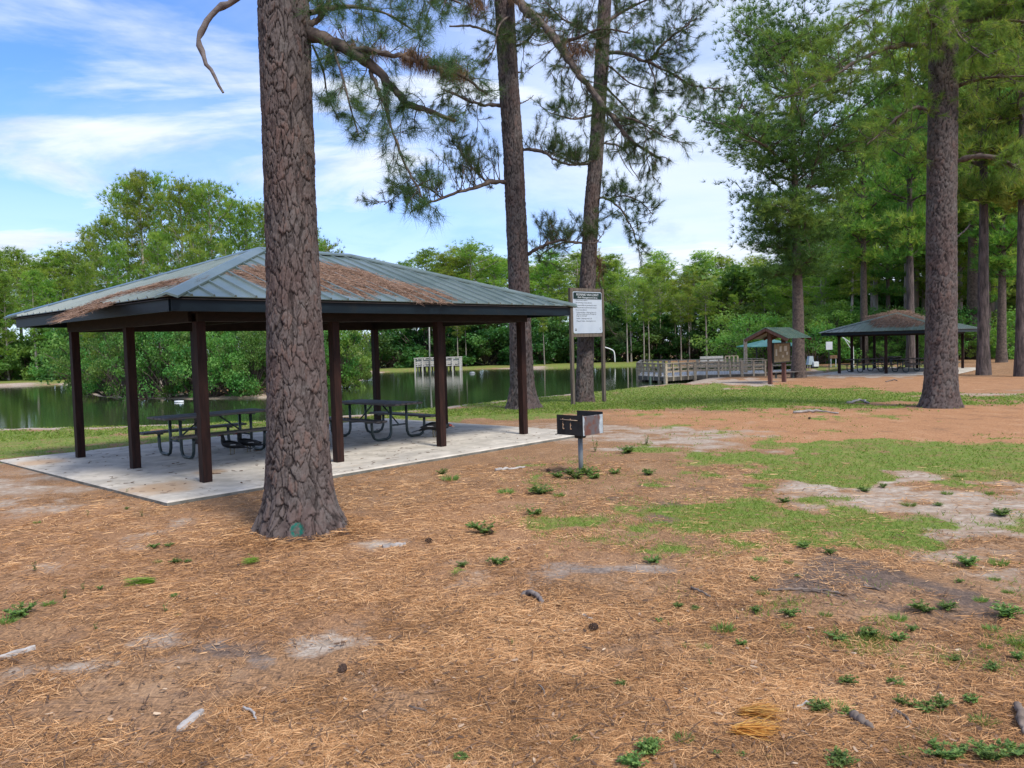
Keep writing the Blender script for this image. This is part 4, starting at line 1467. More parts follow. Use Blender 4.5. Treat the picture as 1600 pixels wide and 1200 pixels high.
# right-hand wood
g5 = 'pines of the wood on the right'
L5 = 'green pine in the wood behind the distant pavilion'
for k in range(26):
    px = 1165 + k * 24 + R.uniform(-10, 10)
    top = np.interp(px, [1165, 1230, 1290, 1400, 1600, 1800], [430, 410, 330, 215, 80, 20]) + R.uniform(-30, 50)
    pine_at(px, R.uniform(78, 104), top, R.choice([0, 2, 4, 4, 3]), L5, g5, wx=1.3)
for k in range(11):
    px = 1285 + k * 46 + R.uniform(-9, 9)
    top = np.interp(px, [1285, 1350, 1500, 1800], [400, 300, 120, 30]) + R.uniform(-40, 70)
    pine_at(px, R.uniform(62, 76), top, R.choice([0, 2, 1, 3]), L5, g5, wx=1.2)
g6 = 'pines with yellow-green lower boughs on the right'
L6 = 'yellow-green pine with low boughs between the distant pavilion and the wood'
for px, Y, top in ((1350, 62, 200), (1520, 64, 40), (1565, 56, 170), (1620, 60, 80), (1388, 70, 320), (1545, 68, 300), (1592, 72, 340)):
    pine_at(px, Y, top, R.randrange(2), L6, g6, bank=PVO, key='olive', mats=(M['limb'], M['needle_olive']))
for px, py, top, lab in ((1537, 586, -60, 'thick pine trunk just right of the distant pavilion roof end'), (1597, 588, -50, 'thick dark pine trunk cut by the right edge of the view'),
                         (1423, 574, 60, 'twin-stemmed pine standing behind the distant pavilion')):
    b = G(px, py)
    pine_at(px, b[1], top, 1 if px != 1423 else 0, lab, None, bank=PVO, key='green', mats=(M['bark_mid'], M['needle_olive']), wx=.8)


# ------------------------------------------------------------------ broad-leaved trees and shrubs


def make_bush(seed, nclump, nleaf, leaf, w=3.0, h=4.0, ground=True):
    rng = np.random.RandomState(seed)
    VV, FF, o = [], [], 0
    P_, sh_ = [], []
    for i in range(nclump):
        a = rng.uniform(0, 6.283)
        z = h * (rng.beta(1.4, 1.3) if ground else .35 + .65 * rng.beta(1.3, 1.2))
        rr = w * math.sqrt(max(.05, 1 - ((z / h - .35) / .72) ** 2)) * rng.uniform(.3, 1.0)
        c = np.array([rr * math.cos(a), rr * math.sin(a), z])
        v, f = tube(np.array([[c[0] * .12, c[1] * .12, max(0, z * .25 - .3)], c * np.array([.55, .55, .7]) + rng.normal(0, .1, 3), c]), [.05, .03, .01], 4)
        VV.append(v); FF.append(f + o); o += len(v)
        cr_ = rng.uniform(.35, .8) * w / 3
        d = rng.normal(size=(nleaf, 3))
        d /= np.linalg.norm(d, axis=1)[:, None]
        rad = cr_ * rng.rand(nleaf)[:, None] ** .45
        P_.append(c + d * rad * np.array([1.15, 1.15, .75]))
        sh_.append(np.clip(rng.rand() * .75 + rng.normal(.12, .15, nleaf), 0, 1))
    P, sh = np.concatenate(P_), np.concatenate(sh_)
    P[:, 2] = np.maximum(P[:, 2], .05)
    n = len(P)
    nn = rng.normal(size=(n, 3)) + np.array([0, 0, .7])
    nn /= np.linalg.norm(nn, axis=1)[:, None]
    t = np.cross(nn, rng.normal(size=(n, 3)))
    t /= np.linalg.norm(t, axis=1)[:, None]
    s = np.cross(nn, t)
    L = (leaf * rng.uniform(.7, 1.3, n))[:, None]
    v = np.stack([P - t * L * .5, P + s * L * .28, P + t * L * .5 + np.array([0, 0, -.1]) * L, P - s * L * .28], 1).reshape(-1, 3)
    f = np.arange(n * 4).reshape(-1, 4)
    tr = nmesh('bush_stems', np.concatenate(VV), np.concatenate(FF), None, True)
    return tr, nmesh('bush_leaves', v, f, {'shade': np.repeat(sh, 4)})


BV = [make_bush(201, 42, 130, .17), make_bush(202, 46, 120, .16, 2.8, 4.4), make_bush(203, 38, 130, .18, 3.3, 3.6)]
BF = [make_bush(211, 34, 110, .25), make_bush(212, 38, 100, .25, 2.6, 5.2), make_bush(213, 32, 110, .25, 3.4, 3.4)]


def bush_at(px, Y, toppy, i, label, group, bank, key, mat='leaf', wx=1.0, name='shrub', cat='shrub', hh=4.0):
    b = GD(px, Y)
    h = max(.5, at(px, toppy, Y)[2] - b[2])
    mats = (M['limb'], M[mat])
    return plant(variant(bank, i % 3, key + mat, mats), mats, b, h, hh, R.uniform(0, 6.28), name, label, cat, group, wx)


g7 = 'leafy shrubs along the wooded point'
L7 = 'leafy shrub overhanging the water at the wooded point'
for px, py, top, wx in ((118, 611, 545, .9), (140, 617, 525, .9), (165, 622, 535, 1.0), (195, 624, 515, 1.0), (230, 625, 520, 1.0), (262, 625, 512, 1.0), (298, 625, 520, 1), (330, 625, 512, 1.0), (362, 624, 520, 1), (395, 623, 530, 1.1), (428, 621, 510, 1), (470, 616, 508, 1), (505, 610, 505, 1),
                        (530, 604, 520, 1.0), (552, 599, 535, 1.0), (570, 593, 555, 1.0)):
    w_ = plane(px, py, ZW)
    bush_at(px, w_[1] + 1.4, top, R.randrange(3), L7, g7, BV, 'near', 'leaf' if R.random() < .75 else 'leaf_light', wx * .8)
for px, top in ((150, 470), (195, 480), (245, 470), (300, 475), (350, 470), (400, 480), (450, 470), (500, 480), (535, 500)):
    w_ = plane(px, 618, ZW)
    bush_at(px, w_[1] + R.uniform(5, 8), top, R.randrange(3), 'broad-leaved tree on the wooded point behind the near pavilion posts', 'broad-leaved trees on the wooded point', BV, 'near', 'leaf' if R.random() < .6 else 'leaf_light', .75, 'broadleaf_tree', 'tree')
g8 = 'shade-coloured shrubs at the foot of the far tree line'
L8 = 'green shrub coloured shade-dark at the foot of the far tree line'
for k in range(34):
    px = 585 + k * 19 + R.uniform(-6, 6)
    bush_at(px, R.uniform(89, 93), R.uniform(492, 525), R.randrange(3), L8, g8, BF, 'far', 'leaf_shaded', 1.15)
for k in range(16):
    px = -140 + k * 19 + R.uniform(-6, 6)
    bush_at(px, R.uniform(80, 85), R.uniform(500, 545), R.randrange(3), 'green shrub on the left lawn bank below the pines', 'shrubs behind the left lawn bank', BF, 'far', R.choice(['leaf', 'leaf_light']), 1.1)
for k in range(30):
    px = 1170 + k * 20 + R.uniform(-6, 6)
    bush_at(px, R.uniform(62, 74), R.uniform(478, 528), R.randrange(3), 'bright green undergrowth shrub at the edge of the right-hand wood', 'undergrowth of the right-hand wood', BV, 'near', R.choice(['leaf', 'leaf_light', 'leaf_light', 'leaf_light']), 1.15)
for k in range(26):
    px = 1140 + k * 25 + R.uniform(-8, 8)
    bush_at(px, R.uniform(88, 102), R.uniform(430, 480), R.randrange(3), 'tall dark green thicket deep in the right-hand wood', 'thickets deep in the right-hand wood', BF, 'far', R.choice(['leaf', 'leaf_shaded']), 1.3)
for k in range(12):
    px = 1290 + k * 28 + R.uniform(-6, 6)
    bush_at(px, R.uniform(60, 66), R.uniform(515, 545), R.randrange(3), 'low yellow-green bush behind the distant pavilion', 'low bushes behind the distant pavilion', BV, 'near', 'leaf_light', 1.0)
ingroup = lambda g: [o for o in COL.objects if o.get('group') == g]
rank(ingroup(g4), '{} pine from the left in the tall clump rising above the near pavilion roof')
rank(ingroup(g2), '{} pale-trunked pine from the left on the far bank of the lake')
rank(ingroup(g6), '{} yellow-green low-boughed pine from the left, between distant pavilion and wood')
rank(ingroup(g7), '{} leafy shrub from the left overhanging the water at the wooded point')
rank(ingroup('broad-leaved trees on the wooded point'), '{} broad-leaved tree from the left on the wooded point')
rank(ingroup('low bushes behind the distant pavilion'), '{} low yellow-green bush from the left behind the distant pavilion')

# ------------------------------------------------------------------ picnic tables


def picnic_table(loc, rz, label, group):
    """length along local x; bent-pipe frames at both ends, plank top and benches"""
    root = thing('picnic_table', label, 'picnic table', loc, rz, group)
    Lt, zt, zs = 2.1, .76, .45
    mb = MB().box((0, 0, 0), (Lt, .142, .04), bev=.006)
    me = mb.mesh('top_plank')
    for k in range(5):
        o = link('top_plank', me, root, None, (R.uniform(-.008, .008), (k - 2) * .150, zt - .02 + R.uniform(-.002, .002)))
        if not len(me.materials):
            me.materials.append(M['plank'])
    me2 = MB().box((0, 0, 0), (Lt, .135, .04), bev=.006).mesh('seat_plank')
    me2.materials.append(M['plank'])
    for s in (-1, 1):
        for k in (0, 1):
            link('seat_plank', me2, root, None, (R.uniform(-.008, .008), s * (.64 + k * .143), zs - .02 + R.uniform(-.002, .002)))
    for x in (-.70, .70):
        for s in (-1, 1):
            # one bent pipe: up under the top, down to the floor, out and up to the bench
            P = [(x, s * .21, zt - .06), (x, s * .21, .30), (x, s * .215, .16), (x, s * .255, .065), (x, s * .34, .03), (x, s * .56, .03), (x, s * .645, .065), (x, s * .69, .16), (x, s * .70, .30), (x, s * .70, zs - .06)]
            MB().tube(P, .029, 9).build('leg', M['pipe'], root, True)
            MB().box((x, s * .71, zs - .052), (.05, .30, .024)).build('seat_bracket', M['pipe'], root)
        MB().box((x, 0, zt - .054), (.055, .70, .03)).build('top_bracket', M['pipe'], root)
        MB().tube([(x, -.20, .30), (x, .20, .30)], .017, 8).build('crossbar', M['pipe'], root, True)
        sx = -1 if x > 0 else 1
        MB().tube([(x, 0, .30), (x + sx * .56, 0, zt - .05)], .016, 8).build('brace', M['pipe'], root, True)
    return root


def on_slab(px, py, z=SLAB_Z):
    p = plane(px, py, z)
    return np.array([p[0], p[1], z])


gt = 'picnic tables on the pavilion slabs'
n1 = on_slab(276, 714.5)
c1 = n1[:2] + PEX * .70
tab1 = picnic_table((c1[0], c1[1], SLAB_Z), YAW, 'dark pipe-framed picnic table with two ducks beside it, left of the big trunk', gt)
n2 = on_slab(624, 685.5)
c2 = n2[:2] + PEY * .70
tab2 = copy_tree(tab1)
tab2.location = (c2[0], c2[1], SLAB_Z)
tab2.rotation_euler = (0, 0, YAW + math.pi / 2)
tab2['label'] = 'dark pipe-framed picnic table with a duck at its end, right of the big trunk'
for px, py, rot, lab in ((1352, 581, .25, 'picnic table at the left end of the distant pavilion'), (1392, 576.5, Y2, 'picnic table in the middle of the distant pavilion, behind its front post'), (1424, 581, .2, 'picnic table of the distant pavilion showing just left of the reddish trunk'),
                         (1470, 578, Y2, 'picnic table in the distant pavilion, mostly behind the reddish trunk')):
    p = on_slab(px, py, Z2)
    c = copy_tree(tab1)
    c.location = p
    c.rotation_euler = (0, 0, rot)
    c['label'] = lab

# ------------------------------------------------------------------ ducks


def duck(loc, rz, label, head='up', s=1.0):
    """body along local x, facing +x, about 0.7 m long"""
    root = thing('duck', label, 'duck', loc, rz, 'ducks on the near pavilion slab')
    root.scale = (s, s, s)
    if head == 'up':
        sp = [(-.36, 0, .17), (-.28, 0, .18), (-.18, 0, .21), (-.05, 0, .235), (.08, 0, .25), (.17, 0, .275), (.215, 0, .33), (.225, 0, .40), (.235, 0, .455), (.255, 0, .475), (.285, 0, .475), (.315, 0, .468)]
        wr = [.03, .055, .085, .115, .118, .095, .060, .046, .046, .046, .036, .015]
        hr = [.012, .030, .065, .092, .098, .090, .062, .046, .042, .040, .032, .014]
        hp, bd = np.array([.262, 0, .472]), np.array([1, 0, -.22])
    else:
        sp = [(-.36, 0, .16), (-.28, 0, .19), (-.18, 0, .235), (-.05, 0, .26), (.08, 0, .25), (.17, 0, .235), (.235, 0, .24), (.285, 0, .255), (.325, 0, .262), (.35, 0, .26), (.38, 0, .25), (.405, 0, .24)]
        wr = [.03, .055, .085, .115, .118, .095, .060, .046, .044, .044, .036, .015]
        hr = [.012, .030, .065, .092, .098, .090, .060, .044, .040, .038, .030, .013]
        hp, bd = np.array([.355, 0, .258]), np.array([1, 0, -.4])
    P = spline(sp, 34)
    wi, hi = np.interp(np.linspace(0, 11, 34), range(12), wr), np.interp(np.linspace(0, 11, 34), range(12), hr)
    T = np.gradient(P, axis=0)
    T /= np.linalg.norm(T, axis=1)[:, None]
    k = 14
    v = []
    for i in range(34):
        up = np.cross(T[i], (0, 1, 0)); up = -up if up[2] < 0 and abs(T[i][2]) < .9 else up
        if abs(T[i][2]) >= .9:
            up = np.array([-1., 0, 0])
        for a in range(k):
            an = a * 2 * math.pi / k
            v.append(P[i] + np.array([0, 1, 0]) * math.cos(an) * wi[i] + up * math.sin(an) * hi[i])
    f = [(i * k + a, i * k + (a + 1) % k, (i + 1) * k + (a + 1) % k, (i + 1) * k + a) for i in range(33) for a in range(k)]
    f += [tuple(range(k)), tuple(range(33 * k, 34 * k))[::-1]]
    MB().add(v, f).build('body', M['duck_black'], root, True)
    bd = bd / np.linalg.norm(bd)
    # bill, red face, wings with white patch, tail, legs with feet
    q = hp + bd * .045
    MB().tube([q, q + bd * .03, q + bd * .055, q + bd * .068], [.018, .015, .013, .006], 8).build('bill', M['duck_bill'], root, True)
    mb = MB()
    for sgn in (-1, 1):
        c = hp + np.array([.012, sgn * .036, .006])
        mb.add([c + np.array([math.cos(a) * .03, sgn * .006 * (1 - 0), math.sin(a) * .02]) for a in np.arange(8) * .785] + [c + np.array([0, sgn * .014, 0])], [(i, (i + 1) % 8, 8) if sgn > 0 else ((i + 1) % 8, i, 8) for i in range(8)])
    mb.tube([hp + bd * .03 + np.array([0, 0, .016]), hp + bd * .05 + np.array([0, 0, .024]), hp + bd * .062 + np.array([0, 0, .012])], [.012, .014, .006], 7)
    mb.build('red_face', M['duck_red'], root, True)
    for sgn in (-1, 1):
        W_ = [(.10, .05), (.02, .085), (-.12, .07), (-.26, .02), (-.34, -.01), (-.24, -.045), (-.10, -.06), (.04, -.045)]
        zc = .245 if head == 'up' else .262
        out = [np.array([x, sgn * (.118 - .28 * max(0, -x - .08) * .9 + (.012 if 0 < i < 7 else 0)), zc + z * .7 - .09 * max(0, -x - .1)]) for i, (x, z) in enumerate(W_)]
        mid = np.array([-.08, sgn * .136, zc])
        MB().add(out + [mid], [(i, (i + 1) % 8, 8) if sgn < 0 else ((i + 1) % 8, i, 8) for i in range(8)]).build('wing', M['duck_black'], root, True)
        pt = [mid + np.array([dx, sgn * .006, dz]) for dx, dz in ((.07, .0), (.03, .012), (-.07, .012), (-.09, .0), (.02, -.006))]
        MB().add(pt + [p - np.array([0, sgn * .012, 0]) for p in pt], [(0, 1, 2, 3, 4), (9, 8, 7, 6, 5)] + [(i, 5 + i, 5 + (i + 1) % 5, (i + 1) % 5) for i in range(5)]).build('wing_patch', M['duck_white'], root)
        lx = .0 + sgn * .025
        MB().tube([(lx, sgn * .05, .17), (lx - .01, sgn * .05, .09), (lx, sgn * .05, .012)], [.022, .011, .009], 7).build('leg', M['duck_leg'], root, True)
        MB().add([(lx - .02, sgn * .05, .014), (lx + .075, sgn * .05 - .035, .004), (lx + .085, sgn * .05, .004), (lx + .075, sgn * .05 + .035, .004), (lx - .02, sgn * .05 - .008, .0), (lx - .02, sgn * .05 + .008, 0)], [(0, 4, 1), (0, 1, 2), (0, 2, 3), (0, 3, 5), (4, 5, 3, 2, 1)]).build('foot', M['duck_leg'], root)
    tl = [(-.34, -.035, .175), (-.34, .035, .175), (-.50, .055, .135), (-.52, 0, .13), (-.50, -.055, .135)]
    MB().add([(x, y, z + .008) for x, y, z in tl] + [(x, y, z - .008) for x, y, z in tl], [(0, 1, 2, 3, 4), (9, 8, 7, 6, 5)] + [(i, 5 + i, 5 + (i + 1) % 5, (i + 1) % 5) for i in range(5)]).build('tail', M['duck_black'], root)
    return root


duck(on_slab(363, 710), math.pi * .96, 'black duck with white wing bar standing upright at the far end of the left table', 'up', .77)
duck(on_slab(389, 706), math.pi * 1.02, 'black duck standing next to the big trunk, partly behind the other duck', 'up', .76)
duck(on_slab(679, 683), .12, 'black duck with red face bending forward beside a pavilion post', 'down', .92)

# ------------------------------------------------------------------ grill
gb = G(908, 740)
grill = thing('charcoal_grill', 'black park charcoal grill box with rusty grey side on a single post', 'grill', gb, math.radians(45))
gz = 0.60
MB().tube([(0, 0, -.1), (0, 0, gz)], .036, 16).build('post', M['steel_grey'], grill, True)
MB().box((0, 0, gz - .03), (.13, .13, .07), bev=.01).build('post_collar', M['steel_black'], grill)
GW, GDp, GHt = .47, .50, .295
# local -x side: black plate with slots (seen on the left); local -y side: rusty plate (seen on the right)


def plate_with_slots(name, mat, o, ux, slots, w, h, th, nrm):
    xs_ = sorted(set([0, w] + [s[0] for s in slots] + [s[2] for s in slots]))
    zs_ = sorted(set([0, h] + [s[1] for s in slots] + [s[3] for s in slots]))
    mb = MB()
    o, ux, nrm = np.array(o, float), np.array(ux, float), np.array(nrm, float)
    nx, nz = len(xs_), len(zs_)
    hole = lambda i, j: any(s[0] - 1e-6 <= xs_[i] and xs_[i + 1] <= s[2] + 1e-6 and s[1] - 1e-6 <= zs_[j] and zs_[j + 1] <= s[3] + 1e-6 for s in slots)
    v = []
    for side in (0, 1):
        for j in range(nz):
            for i in range(nx):
                v.append(o + ux * xs_[i] + np.array([0, 0, zs_[j]]) + nrm * th * side)
    ix = lambda i, j, s_: s_ * nx * nz + j * nx + i
    f = []
    solid = lambda i, j: 0 <= i < nx - 1 and 0 <= j < nz - 1 and not hole(i, j)
    for j in range(nz - 1):
        for i in range(nx - 1):
            if not solid(i, j):
                continue
            f.append((ix(i, j, 0), ix(i + 1, j, 0), ix(i + 1, j + 1, 0), ix(i, j + 1, 0)))
            f.append((ix(i, j + 1, 1), ix(i + 1, j + 1, 1), ix(i + 1, j, 1), ix(i, j, 1)))
            for di, dj, a, b in ((-1, 0, (i, j), (i, j + 1)), (1, 0, (i + 1, j + 1), (i + 1, j)), (0, -1, (i + 1, j), (i, j)), (0, 1, (i, j + 1), (i + 1, j + 1))):
                if not solid(i + di, j + dj):
                    f.append((ix(*a, 0), ix(*b, 0), ix(*b, 1), ix(*a, 1)))
    return mb.add(v, f).build(name, mat, grill)


rust_m, nt_, b_ = mk('rusted_side')
t = NT(nt_)
gco = t.coord('Object')
sx = t.n('ShaderNodeSeparateXYZ')
t.set(sx.inputs[0], gco)
cx_ = t.math('ABSOLUTE', t.math('SUBTRACT', sx.outputs[0], -.03))
cz_ = t.math('ABSOLUTE', t.math('SUBTRACT', sx.outputs[2], gz + .135))
bl = t.math('ADD', t.math('MAXIMUM', t.math('MULTIPLY', cx_, 5.2), t.math('MULTIPLY', cz_, 6.0)), t.math('MULTIPLY', t.math('SUBTRACT', t.noise(gco, 9, 5), .5), .7))
cc = t.mix(t.step(t.noise(gco, 8, 5), .4, .65), (.30, .34, .37), (.42, .46, .48))
cc = t.mix(t.step(bl, .98, .82), cc, t.mix(t.step(t.noise(gco, 7, 5), .4, .6), (.12, .045, .03), (.10, .085, .09)))
t.set(b_.inputs['Base Color'], cc)
b_.inputs['Roughness'].default_value = .6
S1 = [(.11, .085, .125, .20), (.255, .085, .27, .20), (.11, .085, .145, .10), (.255, .085, .29, .10), (.125, .14, .138, .155), (.27, .14, .283, .155), (.11, .225, .128, .245), (.255, .225, .273, .245)]
plate_with_slots('slotted_plate', M['steel_black'], (-GW / 2, GDp / 2, gz), (0, -1, 0), S1, GDp, GHt, .005, (1, 0, 0))
plate_with_slots('slotted_plate', M['steel_black'], (GW / 2 - .005, GDp / 2, gz), (0, -1, 0), S1, GDp, GHt + .025, .005, (1, 0, 0))
MB().box((0, -GDp / 2 + .002, gz + GHt / 2 - .004), (GW - .012, .005, GHt - .012)).build('rusty_plate', rust_m, grill)
MB().box((0, 0, gz + .004), (GW - .012, GDp - .012, .006)).build('base_plate', M['steel_black'], grill)
for yy in np.linspace(-.2, .2, 9):
    MB().tube([(-GW / 2 + .012, yy, gz + .18), (GW / 2 - .012, yy, gz + .18)], .006, 6).build('grate_bar', M['steel_black'], grill)
MB().tube([(-GW / 2 - .012, -.16, gz + .222), (-GW / 2 - .012, .17, gz + .228)], .006, 6).build('lever_rod', M['chip'], grill, True)
MB().tube([(-GW / 2 - .0, .22, gz + .01), (-GW / 2 - .05, .24, gz + .005)], .007, 6).build('hook', M['steel_black'], grill, True)

# ------------------------------------------------------------------ sign
s0, s1 = G(895.5, 632), G(944, 628)
sv = s1 - s0
SW = float(np.hypot(sv[0], sv[1]))
sign = thing('rules_sign', 'white park rules sign with dark green header in a tall wooden frame on two posts', 'sign', s0, math.atan2(sv[1], sv[0]))
SH = 3.70
for x in (0, SW):
    MB().box((x, 0, SH / 2 - .1), (.105, .105, SH + .2), bev=.006).build('post', M['sign_wood'], sign)
zb0, zb1 = SH - 1.46, SH - .10
MB().box((SW / 2, 0, SH - .05), (SW - .107, .06, .10)).build('top_rail', M['sign_wood'], sign)
MB().box((SW / 2, 0, zb0 - .05), (SW - .107, .06, .10)).build('bottom_rail', M['sign_wood'], sign)
bw_, bh_ = SW - .12, 1.33
zc_ = (zb0 + zb1) / 2


def rounded(w, h, r, z0=0, n=5):
    P = []
    for cx, cz, a0 in ((w / 2 - r, h / 2 - r, 0), (-w / 2 + r, h / 2 - r, 90), (-w / 2 + r, -h / 2 + r, 180), (w / 2 - r, -h / 2 + r, 270)):
        for i in range(n):
            a = math.radians(a0 + 90 * i / (n - 1))
            P.append((cx + r * math.cos(a), cz + r * math.sin(a)))
    return P


def board(name, mat, poly, y0, y1, cx, cz, parent):
    n = len(poly)
    v = [(cx + x, y0, cz + z) for x, z in poly] + [(cx + x, y1, cz + z) for x, z in poly]
    f = [tuple(range(n)), tuple(range(2 * n - 1, n - 1, -1))] + [((i + 1) % n, i, n + i, n + (i + 1) % n) for i in range(n)]
    return MB().add(v, f).build(name, mat, parent)


panel = board('panel', M['panel'], rounded(bw_, bh_, .06), -.045, -.03, SW / 2, zc_, sign)
hd = rounded(bw_ - .05, bh_ - .05, .05)
hh = .21
top_ = bh_ / 2 - .025
header = board('header', M['sgreen'], [(x, z) for x, z in hd if z > 0] [:10] + [(-(bw_ - .05) / 2, top_ - hh), ((bw_ - .05) / 2, top_ - hh)], -.052, -.0455, SW / 2, zc_, sign)


def lettering(txt, size, x, z, mat, parent, align='LEFT', y=-.0545, width=None):
    cu = bpy.data.curves.new('lettering', 'FONT')
    cu.body = txt
    cu.size = size
    cu.align_x = align
    cu.extrude = .0008
    cu.resolution_u = 2
    cu.materials.append(mat)
    tmp = bpy.data.objects.new('tmp', cu)
    COL.objects.link(tmp)
    bpy.context.view_layer.update()
    me = bpy.data.meshes.new_from_object(tmp.evaluated_get(bpy.context.evaluated_depsgraph_get()))
    bpy.data.objects.remove(tmp)
    o = link('lettering', me, parent, None, (x, y, z))
    o.rotation_euler = (math.pi / 2, 0, 0)
    if width:
        xs = [v.co.x for v in me.vertices]
        k = width / (max(xs) - min(xs))
        k *= bw_ / .92
        o.scale = (k, 1, 1)
    return o


lettering('RONNIE VAN ZANT', .105, SW / 2, zc_ + top_ - .105, M['white'], header, 'CENTER', width=.70)
lettering('Fish Management Area', .082, SW / 2, zc_ + top_ - .185, M['white'], header, 'CENTER', width=.62)
lx0 = SW / 2 - bw_ / 2 + .13
lines = [('Fishing license required', 0, .36), ('No swimming or boats allowed', 0, .50), ('No pets/wildlife be permitted in water', 0, .66), ('Fishing permitted only from bank and pier', 0, .66), ('No cast nets allowed', 0, .33),
         ('Largemouth Bass - Daily bag limit is 5;', .02, .62), ('only one of which may be 22 inches or', .02, .62), ('longer in total length', .02, .33), ('Panfish - Daily bag limit is 20', .02, .48), ('Channel Catfish - Daily bag limit is 6', .02, .60)]
zz_ = [.40, .315, .235, .16, .085, .005, -.05, -.105, -.19, -.27]
for (tx, dx, wd), z in zip(lines, zz_):
    lettering(tx, .056, lx0 + dx, zc_ + z - .02, M['ink'], panel, 'LEFT', -.0465, wd)
    if z > .06:
        board('bullet', M['ink'], [(.008 * math.cos(a), .008 * math.sin(a)) for a in np.arange(8) * .785], -.0475, -.0455, lx0 - .04, zc_ + z, panel)
board('round_emblem', M['ink'], [(.038 * math.cos(a), .045 * math.sin(a)) for a in np.arange(14) * .4488], -.0475, -.0455, SW / 2 - bw_ / 2 + .11, zc_ - .545, panel)
board('emblem_centre', M['white'], [(.016 * math.cos(a), .02 * math.sin(a)) for a in np.arange(10) * .628], -.049, -.0478, SW / 2 - bw_ / 2 + .108, zc_ - .53, panel)
board('shield_emblem', M['ink'], [(.028, .04), (-.028, .04), (-.028, 0), (0, -.045), (.028, 0)], -.0475, -.0455, SW / 2 + bw_ / 2 - .10, zc_ - .53, panel)
board('shield_centre', M['white'], [(.017, .028), (-.017, .028), (-.017, 0), (0, -.028), (.017, 0)], -.049, -.0478, SW / 2 + bw_ / 2 - .10, zc_ - .527, panel)

# ------------------------------------------------------------------ kiosk
k0, k1 = G(1203.5, 600.5), G(1225, 596.8)
kv = k1 - k0
KW = float(np.hypot(kv[0], kv[1]))
kiosk = thing('notice_kiosk', 'roofed notice kiosk with red-brown posts and pinned papers on its board', 'kiosk', k0, math.atan2(kv[1], kv[0]))
kze = at(1229, 529, k0[1] - .3)[2] - k0[2]
kzr = at(1196, 512.5, k0[1] - .3)[2] - k0[2]
for x in (0, KW):
    MB().box((x, 0, kzr / 2 - .12), (.16, .16, kzr - .12), bev=.008).build('post', M['redwood'], kiosk)
hwk = .98
xa, xb = -.42, KW + .75
slk = (kzr - kze) / hwk
for s in (-1, 1):
    n_, up_ = np.array([0, s * slk, 1.]), None
    n_ /= np.linalg.norm(n_)
    k = 0
    x = xa
    while x < xb - .02:
        x1 = min(x + .22, xb)
        A = [np.array([x, 0, kzr]), np.array([x1, 0, kzr]), np.array([x1, s * hwk, kze]), np.array([x, s * hwk, kze])]
        if s > 0:
            pass
        else:
            A = [A[1], A[0], A[3], A[2]]
        mb = MB()
        lo = [p + n_ * .004 for p in A]
        hi_ = [p + n_ * .018 for p in A]
        mb.add(lo + hi_, [(0, 1, 2, 3), (7, 6, 5, 4)] + [((i + 1) % 4, i, 4 + i, 4 + (i + 1) % 4) for i in range(4)])
        e0, e1 = np.array([x, 0, kzr]) + n_ * .02, np.array([x, s * hwk, kze]) + n_ * .02
        mb.bar(e0, e1, .03, .03, upv=tuple(n_))
        mb.build('roof_panel', M['roof_far'], kiosk)
        x += .22
    MB().bar((xa + .01, s * .01, kzr - .065), (xa + .01, s * (hwk - .01), kze - .065), .04, .13, upv=(0, s * slk, 1)).build('bargeboard', M['redwood'], kiosk)
    MB().bar((xb - .01, s * .01, kzr - .065), (xb - .01, s * (hwk - .01), kze - .065), .04, .13, upv=(0, s * slk, 1)).build('bargeboard', M['redwood'], kiosk)
    for x in (0, KW):
        MB().bar((x, s * .08, kzr - .10 - .08 * slk), (x, s * (hwk - .06), kze - .05 + .06 * slk), .08, .09, upv=(0, s * slk, 1)).build('rafter', M['redwood'], kiosk)
MB().bar((xa + .03, 0, kzr - .07), (xb - .03, 0, kzr - .07), .09, .12).build('ridge_beam', M['redwood'], kiosk)
zbk = at(1218, 566, k0[1])[2] - k0[2]
ztk = at(1218, 537, k0[1])[2] - k0[2]
MB().box((KW / 2 + .22, -.115, (zbk + ztk) / 2), (KW + .28, .06, ztk - zbk), bev=.006).build('notice_board', M['cork'], kiosk)
for (cx, cz, w, h) in ((KW / 2 + .22, ztk + .022, KW + .34, .045), (KW / 2 + .22, zbk - .022, KW + .34, .045)):
    MB().box((cx, -.12, cz), (w, .085, h)).build('board_frame', M['frame_dark'], kiosk)
for cx in (.055, KW + .385):
    MB().box((cx, -.12, (zbk + ztk) / 2), (.05, .085, ztk - zbk)).build('board_frame', M['frame_dark'], kiosk)
for (fx, fz, w, h) in ((.14, .52, .18, .36), (.40, .70, .22, .30), (.72, .72, .30, .28), (.82, .45, .20, .16), (.55, .30, .16, .14)):
    MB().box((.10 + fx * (KW + .25), -.149, zbk + fz * (ztk - zbk)), (w, .004, h * (ztk - zbk) * 1.0)).build('pinned_paper', M['paper'], kiosk)
# small bench behind the kiosk
bb = G(1226, 591)
bench = thing('park_bench', 'small dark bench on one pedestal between the kiosk posts and a pine', 'bench', bb, -.05)
for k in range(2):
    MB().box((0, -.09 + .18 * k, .33), (1.45, .165, .045), bev=.006).build('seat_plank', M['plank'], bench)
for x in (-.45, .45):
    MB().box((x, 0, .11), (.09, .09, .4)).build('leg', M['pipe'], bench)
    MB().box((x, 0, .295), (.08, .34, .03)).build('seat_bracket', M['pipe'], bench)

# ------------------------------------------------------------------ boardwalk dock
DZ = -.05
q = lambda px, py, z=DZ: plane(px, py, z)


